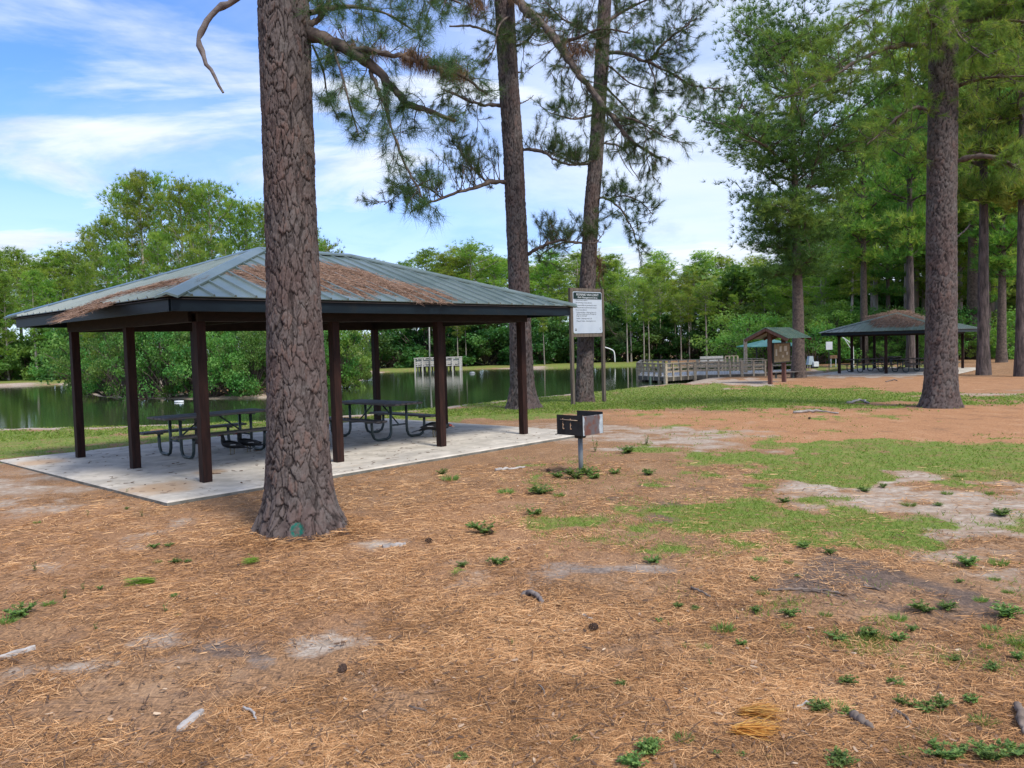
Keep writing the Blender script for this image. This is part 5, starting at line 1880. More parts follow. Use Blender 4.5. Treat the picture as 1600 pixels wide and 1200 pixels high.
def rail_run(root, a, b, h, mat, spacing, big=3, zdeck=DZ, post=.09, below=.55, skip_last=False, mids=(.36, .68)):
    """railing from a to b on the deck: posts, balusters of posts, two middle rails and a cap"""
    a, b = np.array(a, float), np.array(b, float)
    L = np.linalg.norm(b - a)
    n = max(1, int(round(L / spacing)))
    d = (b - a) / L
    for i in range(n + (0 if skip_last else 1)):
        p = a + d * L * i / n
        thick = i % big == 0
        w = post * 1.75 if thick else post
        lo = ZW - .5 if thick else zdeck - .26
        MB().box((p[0], p[1], (lo + zdeck + h) / 2), (w, w, zdeck + h - lo), rz=math.atan2(d[1], d[0])).build('rail_post', mat, root)
    nrm = np.array([-d[1], d[0]])
    for z in mids:
        o = nrm * post * .62
        MB().bar((*(a + o), zdeck + h * z), (*(b + o), zdeck + h * z), .04, .10).build('mid_rail', mat, root)
    MB().bar((*(a - d * .08), zdeck + h + .022), (*(b + d * .08), zdeck + h + .022), .17, .042).build('cap_rail', mat, root)


def deck_planks(root, a, b, c, d, n, mat, zdeck):
    """quad deck a-b (front edge) and d-c (back edge); planks run front to back, thin gaps between"""
    a, b, c, d = [np.array(x, float) for x in (a, b, c, d)]
    for i in range(n):
        t0, t1 = (i + .04) / n, (i + .96) / n
        P = [a + (b - a) * t0, a + (b - a) * t1, d + (c - d) * t1, d + (c - d) * t0]
        MB().hexa([(*p, zdeck - .04) for p in P], [(*p, zdeck) for p in P]).build('deck_plank', mat, root)


A0, A1, A2, A3 = q(997, 586), q(1040, 588.5), q(1086, 585.5), q(1196, 582.5)
dock = thing('boardwalk_dock', 'weathered wooden boardwalk dock with post railings at the lake edge, left of the kiosk', 'dock', (0, 0, 0))
HR_ = .70
B0, B1, B2, B3 = q(1003, 579.5), q(1046, 580.5), q(1090, 580), q(1192, 578.5)
rail_run(dock, A0, A1, HR_, M['dock'], .62, 4, skip_last=True)
rail_run(dock, A1, A2, HR_, M['dock'], .62, 4, skip_last=True)
rail_run(dock, A2, A3, HR_, M['dock'], .66, 4)
rail_run(dock, B0, B1, HR_, M['dock'], .62, 4, skip_last=True)
rail_run(dock, B1, B2, HR_, M['dock'], .7, 4, skip_last=True)
rail_run(dock, B2, B3, HR_, M['dock'], .7, 4)
rail_run(dock, A0, B0, HR_, M['dock'], .8, 4)
deck_planks(dock, A0, A1, B1, B0, 12, M['dock_far'], DZ)
deck_planks(dock, A1, A2, B2, B1, 12, M['dock_far'], DZ)
deck_planks(dock, A2, A3, B3, B2, 26, M['dock_far'], DZ)
for a, b in ((A0, A1), (A1, A2), (A2, A3), (B0, B1), (B1, B2), (B2, B3)):
    MB().bar((*a, DZ - .15), (*b, DZ - .15), .06, .21).build('joist', M['dock_dark'], dock)
for a, b in ((A1, B1), (A2, B2)):
    for f_ in (.25, .6):
        p = a + (b - a) * f_
        MB().box((p[0], p[1], (ZW - .5 + DZ - .05) / 2), (.2, .2, DZ - .05 - ZW + .5)).build('piling', M['dock_dark'], dock)
for px in np.linspace(1012, 1125, 9):
    p = q(px, 585)
    MB().box((p[0], p[1] + .6, (ZW - .5 + DZ - .05) / 2), (.19, .19, DZ - .05 - ZW + .5)).build('piling', M['dock_dark'], dock)
MB().tube([(*q(1016, 590), ZW - .5), (*q(1016, 590), -.0)], .06, 10).build('green_piling', M['roof_far'], dock)
pt_ = at(1165, 563, 47); pt2 = at(1163.6, 529.5, 47)
pole = tag(MB().box((pt_[0], 47, (DZ - .5 + pt2[2]) / 2), (.17, .17, pt2[2] - DZ + .5)).build('timber_pole', M['dock'], None), 'plain upright timber pole rising from the dock behind the kiosk eave', 'pole')
# ramp from the dock to the bank by the kiosk, with open rails
C0, C1 = q(1200, 582, DZ), q(1236, 579, DZ)
ramp = thing('dock_ramp', 'pale plank ramp with open two-rail fence running behind the kiosk', 'ramp', (0, 0, 0))
C2, C3 = q(1240, 577, DZ), q(1200, 578.5, DZ)
deck_planks(ramp, C0, C1, C2, C3, 14, M['dock_far'], DZ + .01)
rail_run(ramp, C3 + np.array([.2, 0]), C2, .78, M['dock'], 1.2, 3)
# raised seating deck behind
r0, r1 = at(1094, 563, 56), at(1130, 563, 56)
seat = thing('dock_bench', 'long pale grey bench back standing on the deck behind the dock railing', 'bench', (0, 0, 0))
z0 = at(1110, 566, 56)[2]
z1 = at(1110, 556.5, 56)[2]
MB().bar((r0[0], 56, z1 - .09), (r1[0], 56, z1 - .09), .05, .17).build('back_plank', M['dock_far'], seat)
MB().bar((r0[0], 56, z1 - .31), (r1[0], 56, z1 - .31), .05, .12).build('back_plank', M['dock_far'], seat)
MB().bar((r0[0], 55.7, z0 + .05), (r1[0], 55.7, z0 + .05), .4, .06).build('seat_plank', M['dock_far'], seat)
for f_ in (0.03, .35, .65, .97):
    x = r0[0] + (r1[0] - r0[0]) * f_
    MB().box((x, 56.08, (ZW - .5 + z1) / 2), (.1, .1, z1 - ZW + .5)).build('leg', M['dock'], seat)
rl = thing('deck_railing', 'short open railing right of the pale bench back on the dock', 'railing', (0, 0, 0))
ra, rb = at(1133, 566, 56), at(1153, 566, 56)
MB().bar((ra[0], 56, z1 - .03), (rb[0], 56, z1 - .03), .12, .05).build('cap_rail', M['dock'], rl)
for f_ in (0.02, .33, .66, .98):
    x = ra[0] + (rb[0] - ra[0]) * f_
    MB().box((x, 56.0, (ZW - .5 + z1 - .06) / 2), (.1, .1, z1 - .06 - ZW + .5)).build('rail_post', M['dock'], rl)

# far dock across the water
FY = 76
fd = thing('fishing_dock', 'small pale fishing dock with slatted railings across the lake, seen between pavilion posts', 'dock', (0, 0, 0))
fa, fb = at(648.5, 572, FY), at(719, 571, FY)
fz = (fa[2] + fb[2]) / 2
fr = at(685, 559.5, FY)[2]
fx0, fx1 = fa[0], fb[0]
for i, x in enumerate(np.linspace(fx0, fx1, 7)):
    MB().box((x, FY, (ZW - .5 + fr) / 2), (.13, .13, fr - ZW + .5)).build('rail_post', M['dock_far'], fd)
    MB().box((x, FY + 2.2, (ZW - .5 + fr) / 2), (.13, .13, fr - ZW + .5)).build('rail_post', M['dock_far'], fd)
for zz_ in (.25, .5, .75):
    for yy in (FY + .1, FY + 2.1):
        MB().bar((fx0, yy, fz + (fr - fz) * zz_), (fx1, yy, fz + (fr - fz) * zz_), .04, .12).build('mid_rail', M['dock_far'], fd)
for yy in (FY, FY + 2.2):
    MB().bar((fx0 - .1, yy, fr + .03), (fx1 + .1, yy, fr + .03), .2, .06).build('cap_rail', M['dock_far'], fd)
deck_planks(fd, (fx0, FY + .08), (fx1, FY + .08), (fx1, FY + 2.1), (fx0, FY + 2.1), 16, M['dock_far'], fz)
for px in (656, 662, 669, 703, 709):
    p = at(px, 575, FY)
    MB().box((p[0], FY + .5, (ZW - .5 + fz - .05) / 2), (.15, .15, fz - .05 - ZW + .5)).build('piling', M['dock_dark'], fd)
MB().bar((fx0 + .8, FY + .5, fz + .3), (fx0 + 1.6, FY + .5, fz + .3), .3, .06).build('bench_plank', M['dock_far'], fd)
fp = at(671, 570, FY - .4); ftop = at(670.2, 470, FY - .4)
tag(MB().tube([(fp[0], FY - .4, ZW - .4), (ftop[0], FY - .4, ftop[2])], [.07, .05], 8).build('tall_pole', M['dock_far'], None, True), 'tall thin pale pole standing beside the far fishing dock', 'pole')

# teal shade canopy beyond the kiosk
TY = 60
ta, tb = at(1174, 541.5, TY), at(1256, 539, TY)
tt = at(1210, 529, TY + 2)
canopy = thing('shade_canopy', 'low teal-green hip roof shelter on thin posts beyond the kiosk', 'shelter', (0, 0, 0))
ze_ = (ta[2] + tb[2]) / 2
V_ = [(ta[0], TY, ze_), (tb[0], TY, ze_), (tb[0], TY + 4, ze_), (ta[0], TY + 4, ze_), (ta[0] + 1.9, TY + 2, tt[2]), (tb[0] - 1.9, TY + 2, tt[2])]
MB().add(V_ + [(x, y, z - .06) for x, y, z in V_], [(0, 1, 5, 4), (1, 2, 5), (2, 3, 4, 5), (3, 0, 4), (7, 6, 10, 11), (8, 7, 11), (9, 8, 11, 10), (6, 9, 10), (0, 6, 7, 1), (1, 7, 8, 2), (2, 8, 9, 3), (3, 9, 6, 0)]).build('roof', M['teal'], canopy)
for fx, yy in ((.13, .4), (.36, .4), (.6, .4), (.87, .4), (.13, 3.6), (.87, 3.6)):
    x = ta[0] + (tb[0] - ta[0]) * fx
    MB().box((x, TY + yy, (ze_ - .05 + ZW - .3) / 2), (.1, .1, ze_ - .05 - ZW + .3)).build('post', M['frame_dark'], canopy)

# bent white pipe on the far bank
bp = GD(961, 80)
P_ = [at(a, b, 80) for a, b in ((961, 567), (960.5, 556), (959, 549), (954, 545.5), (948, 543.5), (943, 542))]
tag(MB().tube(spline(P_, 16), .055, 8).build('bent_pipe', M['whitepipe'], None, True), 'thin white bent pole arching at the far bank, right of the sign', 'pole')

# little things around the distant pavilion
w0 = GD(1296, 52)
wt, wb_ = at(1295.5, 534, 52), at(1295.5, 546.5, 52)
ws = thing('white_notice', 'blank white notice panel on a thin pole left of the distant pavilion', 'sign', (wt[0], 52, 0))
MB().box((0, 0, (wt[2] + wb_[2]) / 2), (.42, .03, wt[2] - wb_[2]), bev=.01).build('panel', M['white'], ws)
MB().tube([(0, .05, w0[2] - .1), (0, .05, wt[2])], .025, 8).build('pole', M['pipe'], ws)
o0 = GD(1303, 56)
oc_ = at(1302.5, 557.5, 56)
os_ = thing('brown_sign', 'small orange-brown board on two white stakes near the path', 'sign', (oc_[0], 56, 0))
MB().box((0, 0, oc_[2]), (.50, .04, .22), bev=.01).build('board', M['orangewood'], os_)
for x in (-.17, .17):
    MB().box((x, .04, (oc_[2] + o0[2] - .2) / 2), (.04, .04, oc_[2] - o0[2] + .2)).build('stake', M['whitepipe'], os_)
tp_ = thing('white_pole', 'tall white pole with slanting braces behind the distant pavilion posts', 'pole', (0, 0, 0))
pb, pt3 = GD(1333.5, 54), at(1333, 541, 54)
MB().tube([(pb[0], 54, pb[2] - .1), (pt3[0], 54, pt3[2])], .035, 8).build('pole', M['whitepipe'], tp_)
e1 = at(1312, 524, 54)
MB().tube([tuple(at(1331, 537, 54)), tuple(e1)], .035, 8).build('arm', M['whitepipe'], tp_)
MB().tube([tuple(at(1331, 547, 54)), tuple(at(1320, 530, 54))], .026, 8).build('brace', M['whitepipe'], tp_)
cb = G(1266, 575.5)
cab = thing('utility_cabinet', 'small blue-grey cabinet with a white lower box beside the path, right of a pine', 'cabinet', cb, .1)
hc = at(1266, 556.5, cb[1])[2] - cb[2]
MB().add([(-.22, -.2, .25), (.2, -.2, .25), (.2, .2, .25), (-.22, .2, .25), (-.12, -.16, hc), (.14, -.16, hc), (.14, .16, hc), (-.12, .16, hc)], [(3, 2, 1, 0), (4, 5, 6, 7), (0, 1, 5, 4), (1, 2, 6, 5), (2, 3, 7, 6), (3, 0, 4, 7)]).build('casing', M['cabinet'], cab)
for x in (-.18, .16):
    for y in (-.16, .16):
        MB().box((x, y, .12), (.05, .05, .28)).build('leg', M['frame_dark'], cab)
MB().box((.26, -.22, .28), (.36, .3, .34), bev=.02).build('lower_box', M['white'], cab)
MB().box((.2, -.22, .06), (.42, .22, .1)).build('plinth', M['steel_black'], cab)
for px, py, h in ((1277.5, 574, 18), (1289.5, 569, 14)):
    p = G(px, py)
    zt_ = at(px, py - h, p[1])[2]
    tag(MB().box((p[0], p[1], (p[2] - .1 + zt_) / 2), (.06, .06, zt_ - p[2] + .1)).build('marker_post', M['frame_dark'], None), 'thin dark marker post %s' % ('close to the blue-grey cabinet' if px < 1280 else 'below the white notice panel'), 'post', 'thin marker posts by the path')

# things floating on the water
p = plane(280, 628.5, ZW)
o = MB().tube([(p[0] - .22, p[1], ZW + .03), (p[0] + .22, p[1], ZW + .03)], .05, 9).build('floating_tube', M['whitepipe'], None, True)
tag(o, 'white tube floating on the water behind the left picnic table', 'float')
p = plane(738, 583.5, ZW)
mb = MB()
nu = 12
Vv = [(p[0] + .26 * math.cos(a) * math.cos(e), p[1] + .22 * math.sin(a) * math.cos(e), ZW + .02 + .15 * math.sin(e)) for e in (-.35, .15, .6, 1.0) for a in np.arange(nu) * 6.283 / nu] + [(p[0], p[1], ZW + .165)]
Ff = [(i * nu + a, i * nu + (a + 1) % nu, (i + 1) * nu + (a + 1) % nu, (i + 1) * nu + a) for i in range(3) for a in range(nu)] + [(3 * nu + a, 3 * nu + (a + 1) % nu, 4 * nu) for a in range(nu)]
tag(mb.add(Vv, Ff).build('grey_float', M['steel_grey'], None, True), 'pale grey dome float on the lake near the far dock', 'float')

# ------------------------------------------------------------------ litter, ground cover, weeds, sticks


def straw_on_ground():
    rng = np.random.RandomState(41)
    n = 500000
    dyp = rng.uniform(185, 800, n)
    r = H * F / dyp
    th = np.radians(rng.uniform(-45, 45, n))
    # even out: keep probability so that density per square metre falls slowly with distance
    keep = rng.rand(n) < np.clip((r / 4.2) ** -1.1 * .0 + .62, 0, 1)
    r, th = r[keep], th[keep]
    x, y = r * np.sin(th), r * np.cos(th)
    g, s, d, o = cover(x, y)
    clump = fbm(x * 1.6, y * 1.6, 61, 4)
    pr = (1 - .85 * g) * np.clip(1 - 1.35 * s, .06, 1) * (1 - .7 * d) * smooth(.30, .62, clump + .07)
    on_slab_ = sdpoly(x, y, np.array([loc2w(PO, PEX, PEY)(a, b) for a, b in ((-1.06, -1.06), (8.1, -1.06), (8.1, 6), (-1.06, 6))])) > -.02
    k = (rng.rand(len(x)) < pr) & ~on_slab_
    x, y, o, clump = x[k], y[k], o[k], clump[k]
    r = np.hypot(x, y)
    near = smooth(16, 7, r)
    z = zg(x, y) + near * (.03 * (fbm(x * 1.3, y * 1.3, 51, 3) - .5) + .016 * (fbm(x * 7, y * 7, 52, 3) - .5))
    # a drift of straw heaped against the foot of the big trunk
    tb = G(470, 831)
    na = 3200
    aa, ra = rng.rand(na) * 6.283, .50 + .38 * rng.rand(na) ** 1.6
    xa, ya = tb[0] + ra * np.cos(aa), tb[1] + ra * np.sin(aa)
    za = zg(xa, ya) + .055 * smooth(.85, .48, ra) * rng.rand(na) * (.4 + fbm(xa * 4, ya * 4, 67, 2)) + .012
    x, y, z = np.concatenate([x, xa]), np.concatenate([y, ya]), np.concatenate([z, za])
    o, clump, r = np.concatenate([o, np.zeros(na)]), np.concatenate([clump, np.full(na, .5)]), np.concatenate([r, np.hypot(xa, ya)])
    m = len(x)
    ang = np.where(rng.rand(m) < .3, fbm(x * .8, y * .8, 63, 2) * 9 + rng.normal(0, .8, m), rng.rand(m) * 6.283)
    L = rng.uniform(.045, .15, m)
    Wd = np.clip(.0017 * r / 3.4, .0014, .006) * rng.uniform(.6, 1.4, m)
    v, f = flat_needles(np.c_[x, y, z + .001], ang, L, Wd, rng, .05, .016)
    sh = np.clip(rng.beta(.95, 1.05, m) + .15 * (clump - .5) + .7 * (fbm(x * .9, y * .9, 65, 3) - .5) + .5 * (fbm(x * 4, y * 4, 66, 3) - .5), 0, 1)
    o_ = link('pine_straw', nmesh('pine_straw', v, f, {'shade': np.repeat(sh, 6)}), None, M['litter'], kind='stuff')
    tag(o_, 'loose orange-brown pine straw covering the forest floor', 'pine straw')
    return m


straw_on_ground()


def ground_cover():
    rng = np.random.RandomState(43)
    Vs, Fs, Ss, off = [], [], [], 0
    for n, lo, hi, size, wmul in ((300000, 95, 470, .045, 1.0), (137000, 60, 110, .055, 1.7)):
        dyp = rng.uniform(lo, hi, n)
        r = H * F / dyp
        th = np.radians(rng.uniform(-45, 45, n))
        x, y = r * np.sin(th), r * np.cos(th)
        g, s, d, o = cover(x, y)
        pn = fbm(x * 3, y * 3, 71, 3)
        k = rng.rand(n) < g * smooth(.22, .5, pn + .12) * .95 * (lake_s(x, y) > .5)
        x, y = x[k], y[k]
        r = np.hypot(x, y)
        m = len(x)
        z = zg(x, y)
        near = smooth(16, 7, r)
        z = z + near * (.03 * (fbm(x * 1.3, y * 1.3, 51, 3) - .5) + .016 * (fbm(x * 7, y * 7, 52, 3) - .5))
        a = rng.rand(m) * 6.283
        hgt = size * rng.uniform(.5, 1.4, m)
        D = np.c_[np.cos(a) * .8, np.sin(a) * .8, rng.uniform(.5, 1.3, m)]
        w = size * .16 * wmul * np.clip(r / 8, .8, 2.2) * rng.uniform(.7, 1.4, m)
        v, f = needles(np.c_[x, y, z - .004], D, hgt, w, rng)
        Vs.append(v); Fs.append(f + off); off += len(v)
        Ss.append(np.repeat(np.clip(rng.rand(m) * .8 + .3 * (fbm(x * .9, y * .9, 73, 3) - .4), 0, 1), 3))
    o_ = link('grass', nmesh('grass', np.concatenate(Vs), np.concatenate(Fs), {'shade': np.concatenate(Ss)}), None, M['grass'], kind='stuff')
    tag(o_, 'low green ground cover growing in patches between the pine straw', 'grass')


ground_cover()


def make_weed(seed, stems, leaves, upright=False):
    rng = np.random.RandomState(seed)
    V_, F_, S_, off = [], [], [], 0
    VV, FF, o = [], [], 0
    for i in range(stems):
        a = rng.uniform(0, 6.283)
        Lh = rng.uniform(.5, 1.0)
        if upright:
            P = np.array([(0, 0, 0), (.1 * math.cos(a), .1 * math.sin(a), .5 * Lh), (.22 * math.cos(a), .22 * math.sin(a), 1.3 * Lh)])
        else:
            e_ = rng.uniform(.15, .75)
            P = np.array([(0, 0, 0), (.4 * Lh * math.cos(a), .4 * Lh * math.sin(a), .5 * e_), (.85 * Lh * math.cos(a), .85 * Lh * math.sin(a), .8 * e_)])
        v, f = tube(P, [.02, .015, .008], 3)
        VV.append(v); FF.append(f + o); o += len(v)
        t_ = rng.uniform(.15, 1, leaves)[:, None]
        C = np.where(t_ < .5, P[0] + (P[1] - P[0]) * t_ * 2, P[1] + (P[2] - P[1]) * (t_ * 2 - 1))
        aa = rng.rand(leaves) * 6.283
        D = np.c_[np.cos(aa), np.sin(aa), rng.uniform(-.05, .6, leaves)]
        D /= np.linalg.norm(D, axis=1)[:, None]
        s_ = np.c_[-np.sin(aa), np.cos(aa), rng.normal(0, .3, leaves)]
        L = rng.uniform(.10, .25, leaves)[:, None] * (.9 if upright else 1)
        w = L * .27
        v = np.stack([C, C + D * L * .5 + s_ * w, C + D * L, C + D * L * .5 - s_ * w], 1).reshape(-1, 3)
        v[:, 2] = np.maximum(v[:, 2], .01)
        V_.append(v); F_.append(np.arange(len(v)).reshape(-1, 4) + off); off += len(v)
        S_.append(np.repeat(rng.rand(leaves), 4))
    n0 = off
    allv = np.concatenate(V_ + VV)
    return nmesh('weed', allv, [np.concatenate(F_), np.concatenate(FF) + n0], {'shade': np.concatenate(S_ + [np.zeros(len(allv) - n0)])})


WV = [make_weed(301, 26, 24), make_weed(302, 20, 26), make_weed(303, 30, 22)]


def make_tuft(seed, n, wide):
    rng = np.random.RandomState(seed)
    a = rng.rand(n) * 6.283
    rr = rng.rand(n) ** .6 * .55
    P = np.c_[np.cos(a) * rr, np.sin(a) * rr, np.zeros(n)]
    D = np.c_[np.cos(a) * rng.uniform(.2, 1, n), np.sin(a) * rng.uniform(.2, 1, n), rng.uniform(.4, 1.1, n)]
    v, f = needles(P, D, rng.uniform(.3, .75, n), np.full(n, wide) * rng.uniform(.6, 1.3, n), rng, droop=.15)
    return nmesh('weed', v, f, {'shade': np.repeat(np.clip(rng.rand(n) * .7 + .25, 0, 1), 3)})


WV += [make_tuft(321, 130, .06), make_tuft(322, 90, .09), make_weed(304, 12, 34), make_weed(305, 34, 14)]
R2 = random.Random(3)
WU = [make_weed(311, 4, 16, True), make_weed(312, 3, 18, True)]
for me in WV + WU:
    me.materials.append(M['weed'])
# px, py of the foot, width in photograph pixels, upright?
WEEDS = [(35, 962, 62, 0), (10, 972, 40, 0), (75, 945, 26, 0), (55, 893, 14, 1), (150, 984, 16, 1), (130, 922, 12, 1), (157, 921, 14, 0), (101, 936, 14, 1), (247, 879, 15, 0), (274, 880, 20, 0), (294, 879, 14, 0), (259, 957, 14, 1), (272, 933, 18, 0), (278, 962, 14, 0), (240, 856, 22, 0), (265, 853, 16, 0),
         (137, 806, 10, 1), (222, 807, 10, 1), (58, 817, 12, 0), (198, 796, 12, 0), (200, 774, 10, 1), (778, 882, 34, 0), (757, 834, 46, 0), (740, 824, 26, 0), (724, 885, 24, 0), (792, 770, 30, 0), (704, 750, 34, 0), (690, 742, 24, 0), (870, 746, 26, 0), (900, 748, 34, 0), (920, 742, 40, 0), (928, 748, 24, 0),
         (962, 740, 28, 0), (845, 772, 44, 0), (872, 775, 30, 0), (835, 806, 30, 0), (930, 706, 18, 1), (982, 708, 30, 0), (1010, 695, 18, 1), (1012, 742, 26, 0), (1020, 878, 36, 0), (1256, 857, 22, 0), (1232, 880, 16, 0), (1190, 876, 30, 0), (1180, 908, 22, 0), (1192, 928, 22, 0), (1248, 902, 16, 0), (1298, 866, 24, 0), (1290, 962, 30, 0), (1365, 1000, 40, 0),
         (1030, 972, 18, 0), (1085, 952, 20, 0), (1130, 985, 52, 0), (1100, 1012, 22, 0), (1072, 1010, 20, 0), (1060, 950, 22, 0), (1158, 1008, 26, 0), (1182, 956, 20, 0), (1234, 962, 34, 0), (1230, 980, 22, 0), (1309, 998, 36, 0), (1358, 996, 34, 0), (1402, 1002, 38, 0), (1404, 968, 30, 0), (1427, 985, 24, 0), (1445, 956, 44, 0), (1482, 952, 36, 0),
         (1512, 884, 44, 0), (1560, 882, 30, 0), (1553, 906, 24, 0), (1500, 910, 14, 0), (1532, 939, 24, 0), (1575, 926, 20, 0), (1574, 964, 46, 0), (1540, 1012, 26, 0), (1550, 984, 36, 0), (1593, 1006, 40, 0), (1403, 1044, 26, 0), (1325, 1068, 30, 0), (1590, 1030, 30, 0), (1490, 1034, 22, 0), (1470, 1030, 14, 0), (1548, 1046, 34, 0),
         (1280, 1112, 46, 0), (1306, 1108, 50, 0), (1322, 1120, 28, 0), (1415, 1104, 40, 0), (1445, 1110, 44, 0), (1470, 1108, 40, 0), (1400, 1070, 30, 0), (1517, 1098, 34, 0), (1536, 1130, 48, 0), (1446, 1152, 48, 0), (1420, 1182, 56, 0), (1470, 1184, 60, 0), (1500, 1176, 44, 0), (1550, 1190, 66, 0), (1585, 1180, 60, 0), (1540, 1178, 50, 0), (1310, 1196, 50, 0), (1290, 1190, 40, 0),
         (720, 1188, 36, 0), (1012, 1178, 46, 0), (1022, 1170, 30, 0), (990, 1198, 50, 0), (1068, 1156, 34, 0), (970, 1072, 22, 0), (1110, 1040, 14, 1), (900, 1160, 18, 0), (1120, 1178, 18, 0), (1158, 1182, 16, 0), (1200, 1186, 18, 0), (640, 1196, 16, 0), (797, 1178, 20, 0), (800, 1008, 10, 1),
         (1565, 806, 34, 0), (1480, 772, 24, 0), (1350, 768, 26, 0), (1420, 790, 26, 0), (1465, 790, 20, 0), (1380, 762, 18, 0), (1225, 785, 22, 0), (1545, 772, 20, 0), (1500, 745, 22, 0)]
gw = 'weed tufts in the pine straw'


def weed_label(px, py, up):
    if up:
        return 'single upright weed stalk in the pine straw, %s' % ('left of the big trunk' if px < 400 else 'right of the grill'), 'upright weed stalks ' + ('left of the big trunk' if px < 400 else 'right of the grill')
    if px < 400:
        return 'small green weed tuft in the pine straw left of the big trunk', 'weed tufts left of the big trunk'
    if py < 800 and px < 1050:
        return 'small green weed tuft growing near the foot of the grill', 'weed tufts around the grill'
    if px < 900:
        return 'small green weed tuft between the big trunk and the green ground-cover patch', 'weed tufts right of the big trunk'
    if py > 1055:
        return 'dark green weed clump in the straw at the bottom right corner of the ground', 'weed clumps at the near right'
    if py < 830:
        return 'small weed tuft on the bare sand at the right', 'weed tufts on the bare sand'
    return 'bright green weed tuft scattered below the green ground-cover patch', 'weed tufts below the ground-cover patch'


for i, (px, py, w, up) in enumerate(WEEDS):
    b = G(px, min(py, 1230))
    bank = WU if up else WV
    me = bank[R2.randrange(len(bank))]
    o = link('weed', me, None, None, b)
    sc = w / F * b[1] * (.63 if not up else 1.0) * R.uniform(.8, 1.15)
    o.scale = (sc, sc, sc * R.uniform(.8, 1.2))
    o.rotation_euler = (0, 0, R.uniform(0, 6.28))
    lb, gr = weed_label(px, py, up)
    tag(o, lb, 'weed', gr)


def stick(pts, r, label, mat='stick', name='stick', cat='stick', seed=0):
    P = []
    for px, py, dz in pts:
        g_ = G(px, py)
        P.append(g_ + np.array([0, 0, r * .7 + dz]))
    Q = spline(P, 5 * len(P))
    rg = np.random.RandomState(seed)
    Q[1:-1] += rg.normal(0, r * .25, (len(Q) - 2, 3))
    o = MB().tube(Q, r * np.linspace(1, .55, len(Q)) * (1 + .15 * rg.normal(size=len(Q))), 7).build(name, M[mat], None, True)
    tag(o, label, cat)
    return o


stick([(1200, 923, 0), (1240, 924, .01), (1270, 923, 0), (1300, 928, .01), (1325, 933, 0)], .012, 'long thin grey stick lying across the dark bare soil', 'stick', seed=1)
stick([(1255, 926, 0.01), (1280, 928, .01), (1318, 935, 0)], .009, 'thin stick beside the long one on the dark soil', 'stick', seed=2)
stick([(1080, 920, 0), (1095, 927, .01), (1110, 934, 0)], .012, 'short dark stick slanting left of the dark soil patch', 'stick', seed=3)
stick([(1350, 917, 0), (1376, 923, 0)], .014, 'short dark twig at the right of the dark soil patch', 'stick', seed=4)
stick([(1334, 1126, .01), (1350, 1136, .015), (1364, 1146, .01)], .022, 'thick brown bark stick lying near the weed clumps at the bottom right', 'stick', seed=5)
stick([(1398, 1113, 0), (1412, 1124, .01), (1426, 1136, 0)], .012, 'slanting dark stick between two weed clumps at the bottom right', 'stick', seed=6)
stick([(1240, 1110, 0), (1258, 1104, .01), (1272, 1098, 0)], .010, 'grey stick pointing at a weed clump left of the bark stick', 'stick_grey', seed=7)
stick([(1590, 1105, 0), (1596, 1135, .01), (1600, 1150, 0)], .022, 'brown stick cut by the right edge near the bottom', 'stick', seed=8)
stick([(1240, 1140, 0), (1265, 1155, .01), (1280, 1172, 0)], .008, 'long thin twig right of the golden needle spray', 'stick', seed=9)
stick([(840, 1070, 0), (848, 1082, .02), (852, 1090, 0)], .006, 'small forked twig in the straw at the bottom middle', 'stick', seed=10)
stick([(640, 1106, 0), (660, 1114, .01), (684, 1122, 0)], .009, 'thin dark twig in the straw below the big trunk', 'stick', seed=11)
stick([(380, 1106, 0), (396, 1120, .02), (402, 1130, 0)], .008, 'pale curved twig in the foreground straw', 'stick_grey', seed=12)
stick([(774, 736, 0), (795, 734, 0), (820, 731, .0)], .025, 'bleached stick lying near the slab edge, left of the grill', 'stick_grey', seed=13)
stick([(1240, 646, 0), (1270, 645, .02), (1310, 647, 0)], .04, 'grey fallen branch on the orange straw left of the reddish trunk', 'rock', seed=14)
stick([(1325, 631, 0), (1345, 628, .03), (1358, 631, 0)], .04, 'dark fallen branch close to the grass edge left of the reddish trunk', 'rock', seed=15)
stick([(1384, 597, 0), (1396, 595, .03), (1402, 595.5, 0)], .03, 'short dark stick on the straw in front of the distant pavilion', 'stick', seed=16)
stick([(910, 962, 0), (925, 968, 0)], .010, 'short pale stick right of the grey root', 'stick_grey', seed=17)
stick([(910, 1012, 0), (925, 1018, .01)], .008, 'short dark forked twig below the grey root', 'stick', seed=18)


def bark_piece(a, b, w, th, label, mat='stick_grey', seed=0):
    A, Bp = G(*a), G(*b)
    d = Bp - A
    L = np.linalg.norm(d)
    d /= L
    s_ = np.cross(d, (0, 0, 1))
    rg = np.random.RandomState(seed)
    n = 9
    v = []
    for i in range(n):
        t_ = i / (n - 1)
        c = A + d * L * t_ + s_ * rg.normal(0, w * .06)
        ww = w * (1 if .12 < t_ < .88 else .55) * rg.uniform(.85, 1.1) / 2
        h = th * rg.uniform(.8, 1.2)
        for u, z in ((-1, -.01), (-.75, h * .8), (0, h), (.75, h * .8), (1, -.01)):
            v.append(c + s_ * u * ww + np.array([0, 0, z]))
    f = [(i * 5 + k, i * 5 + k + 1, (i + 1) * 5 + k + 1, (i + 1) * 5 + k) for i in range(n - 1) for k in range(4)] + [(0, 1, 2, 3, 4), tuple(range((n - 1) * 5 + 4, (n - 1) * 5 - 1, -1))]
    o = MB().add(v, f).build('bark_piece', M[mat], None)
    tag(o, label, 'bark piece')


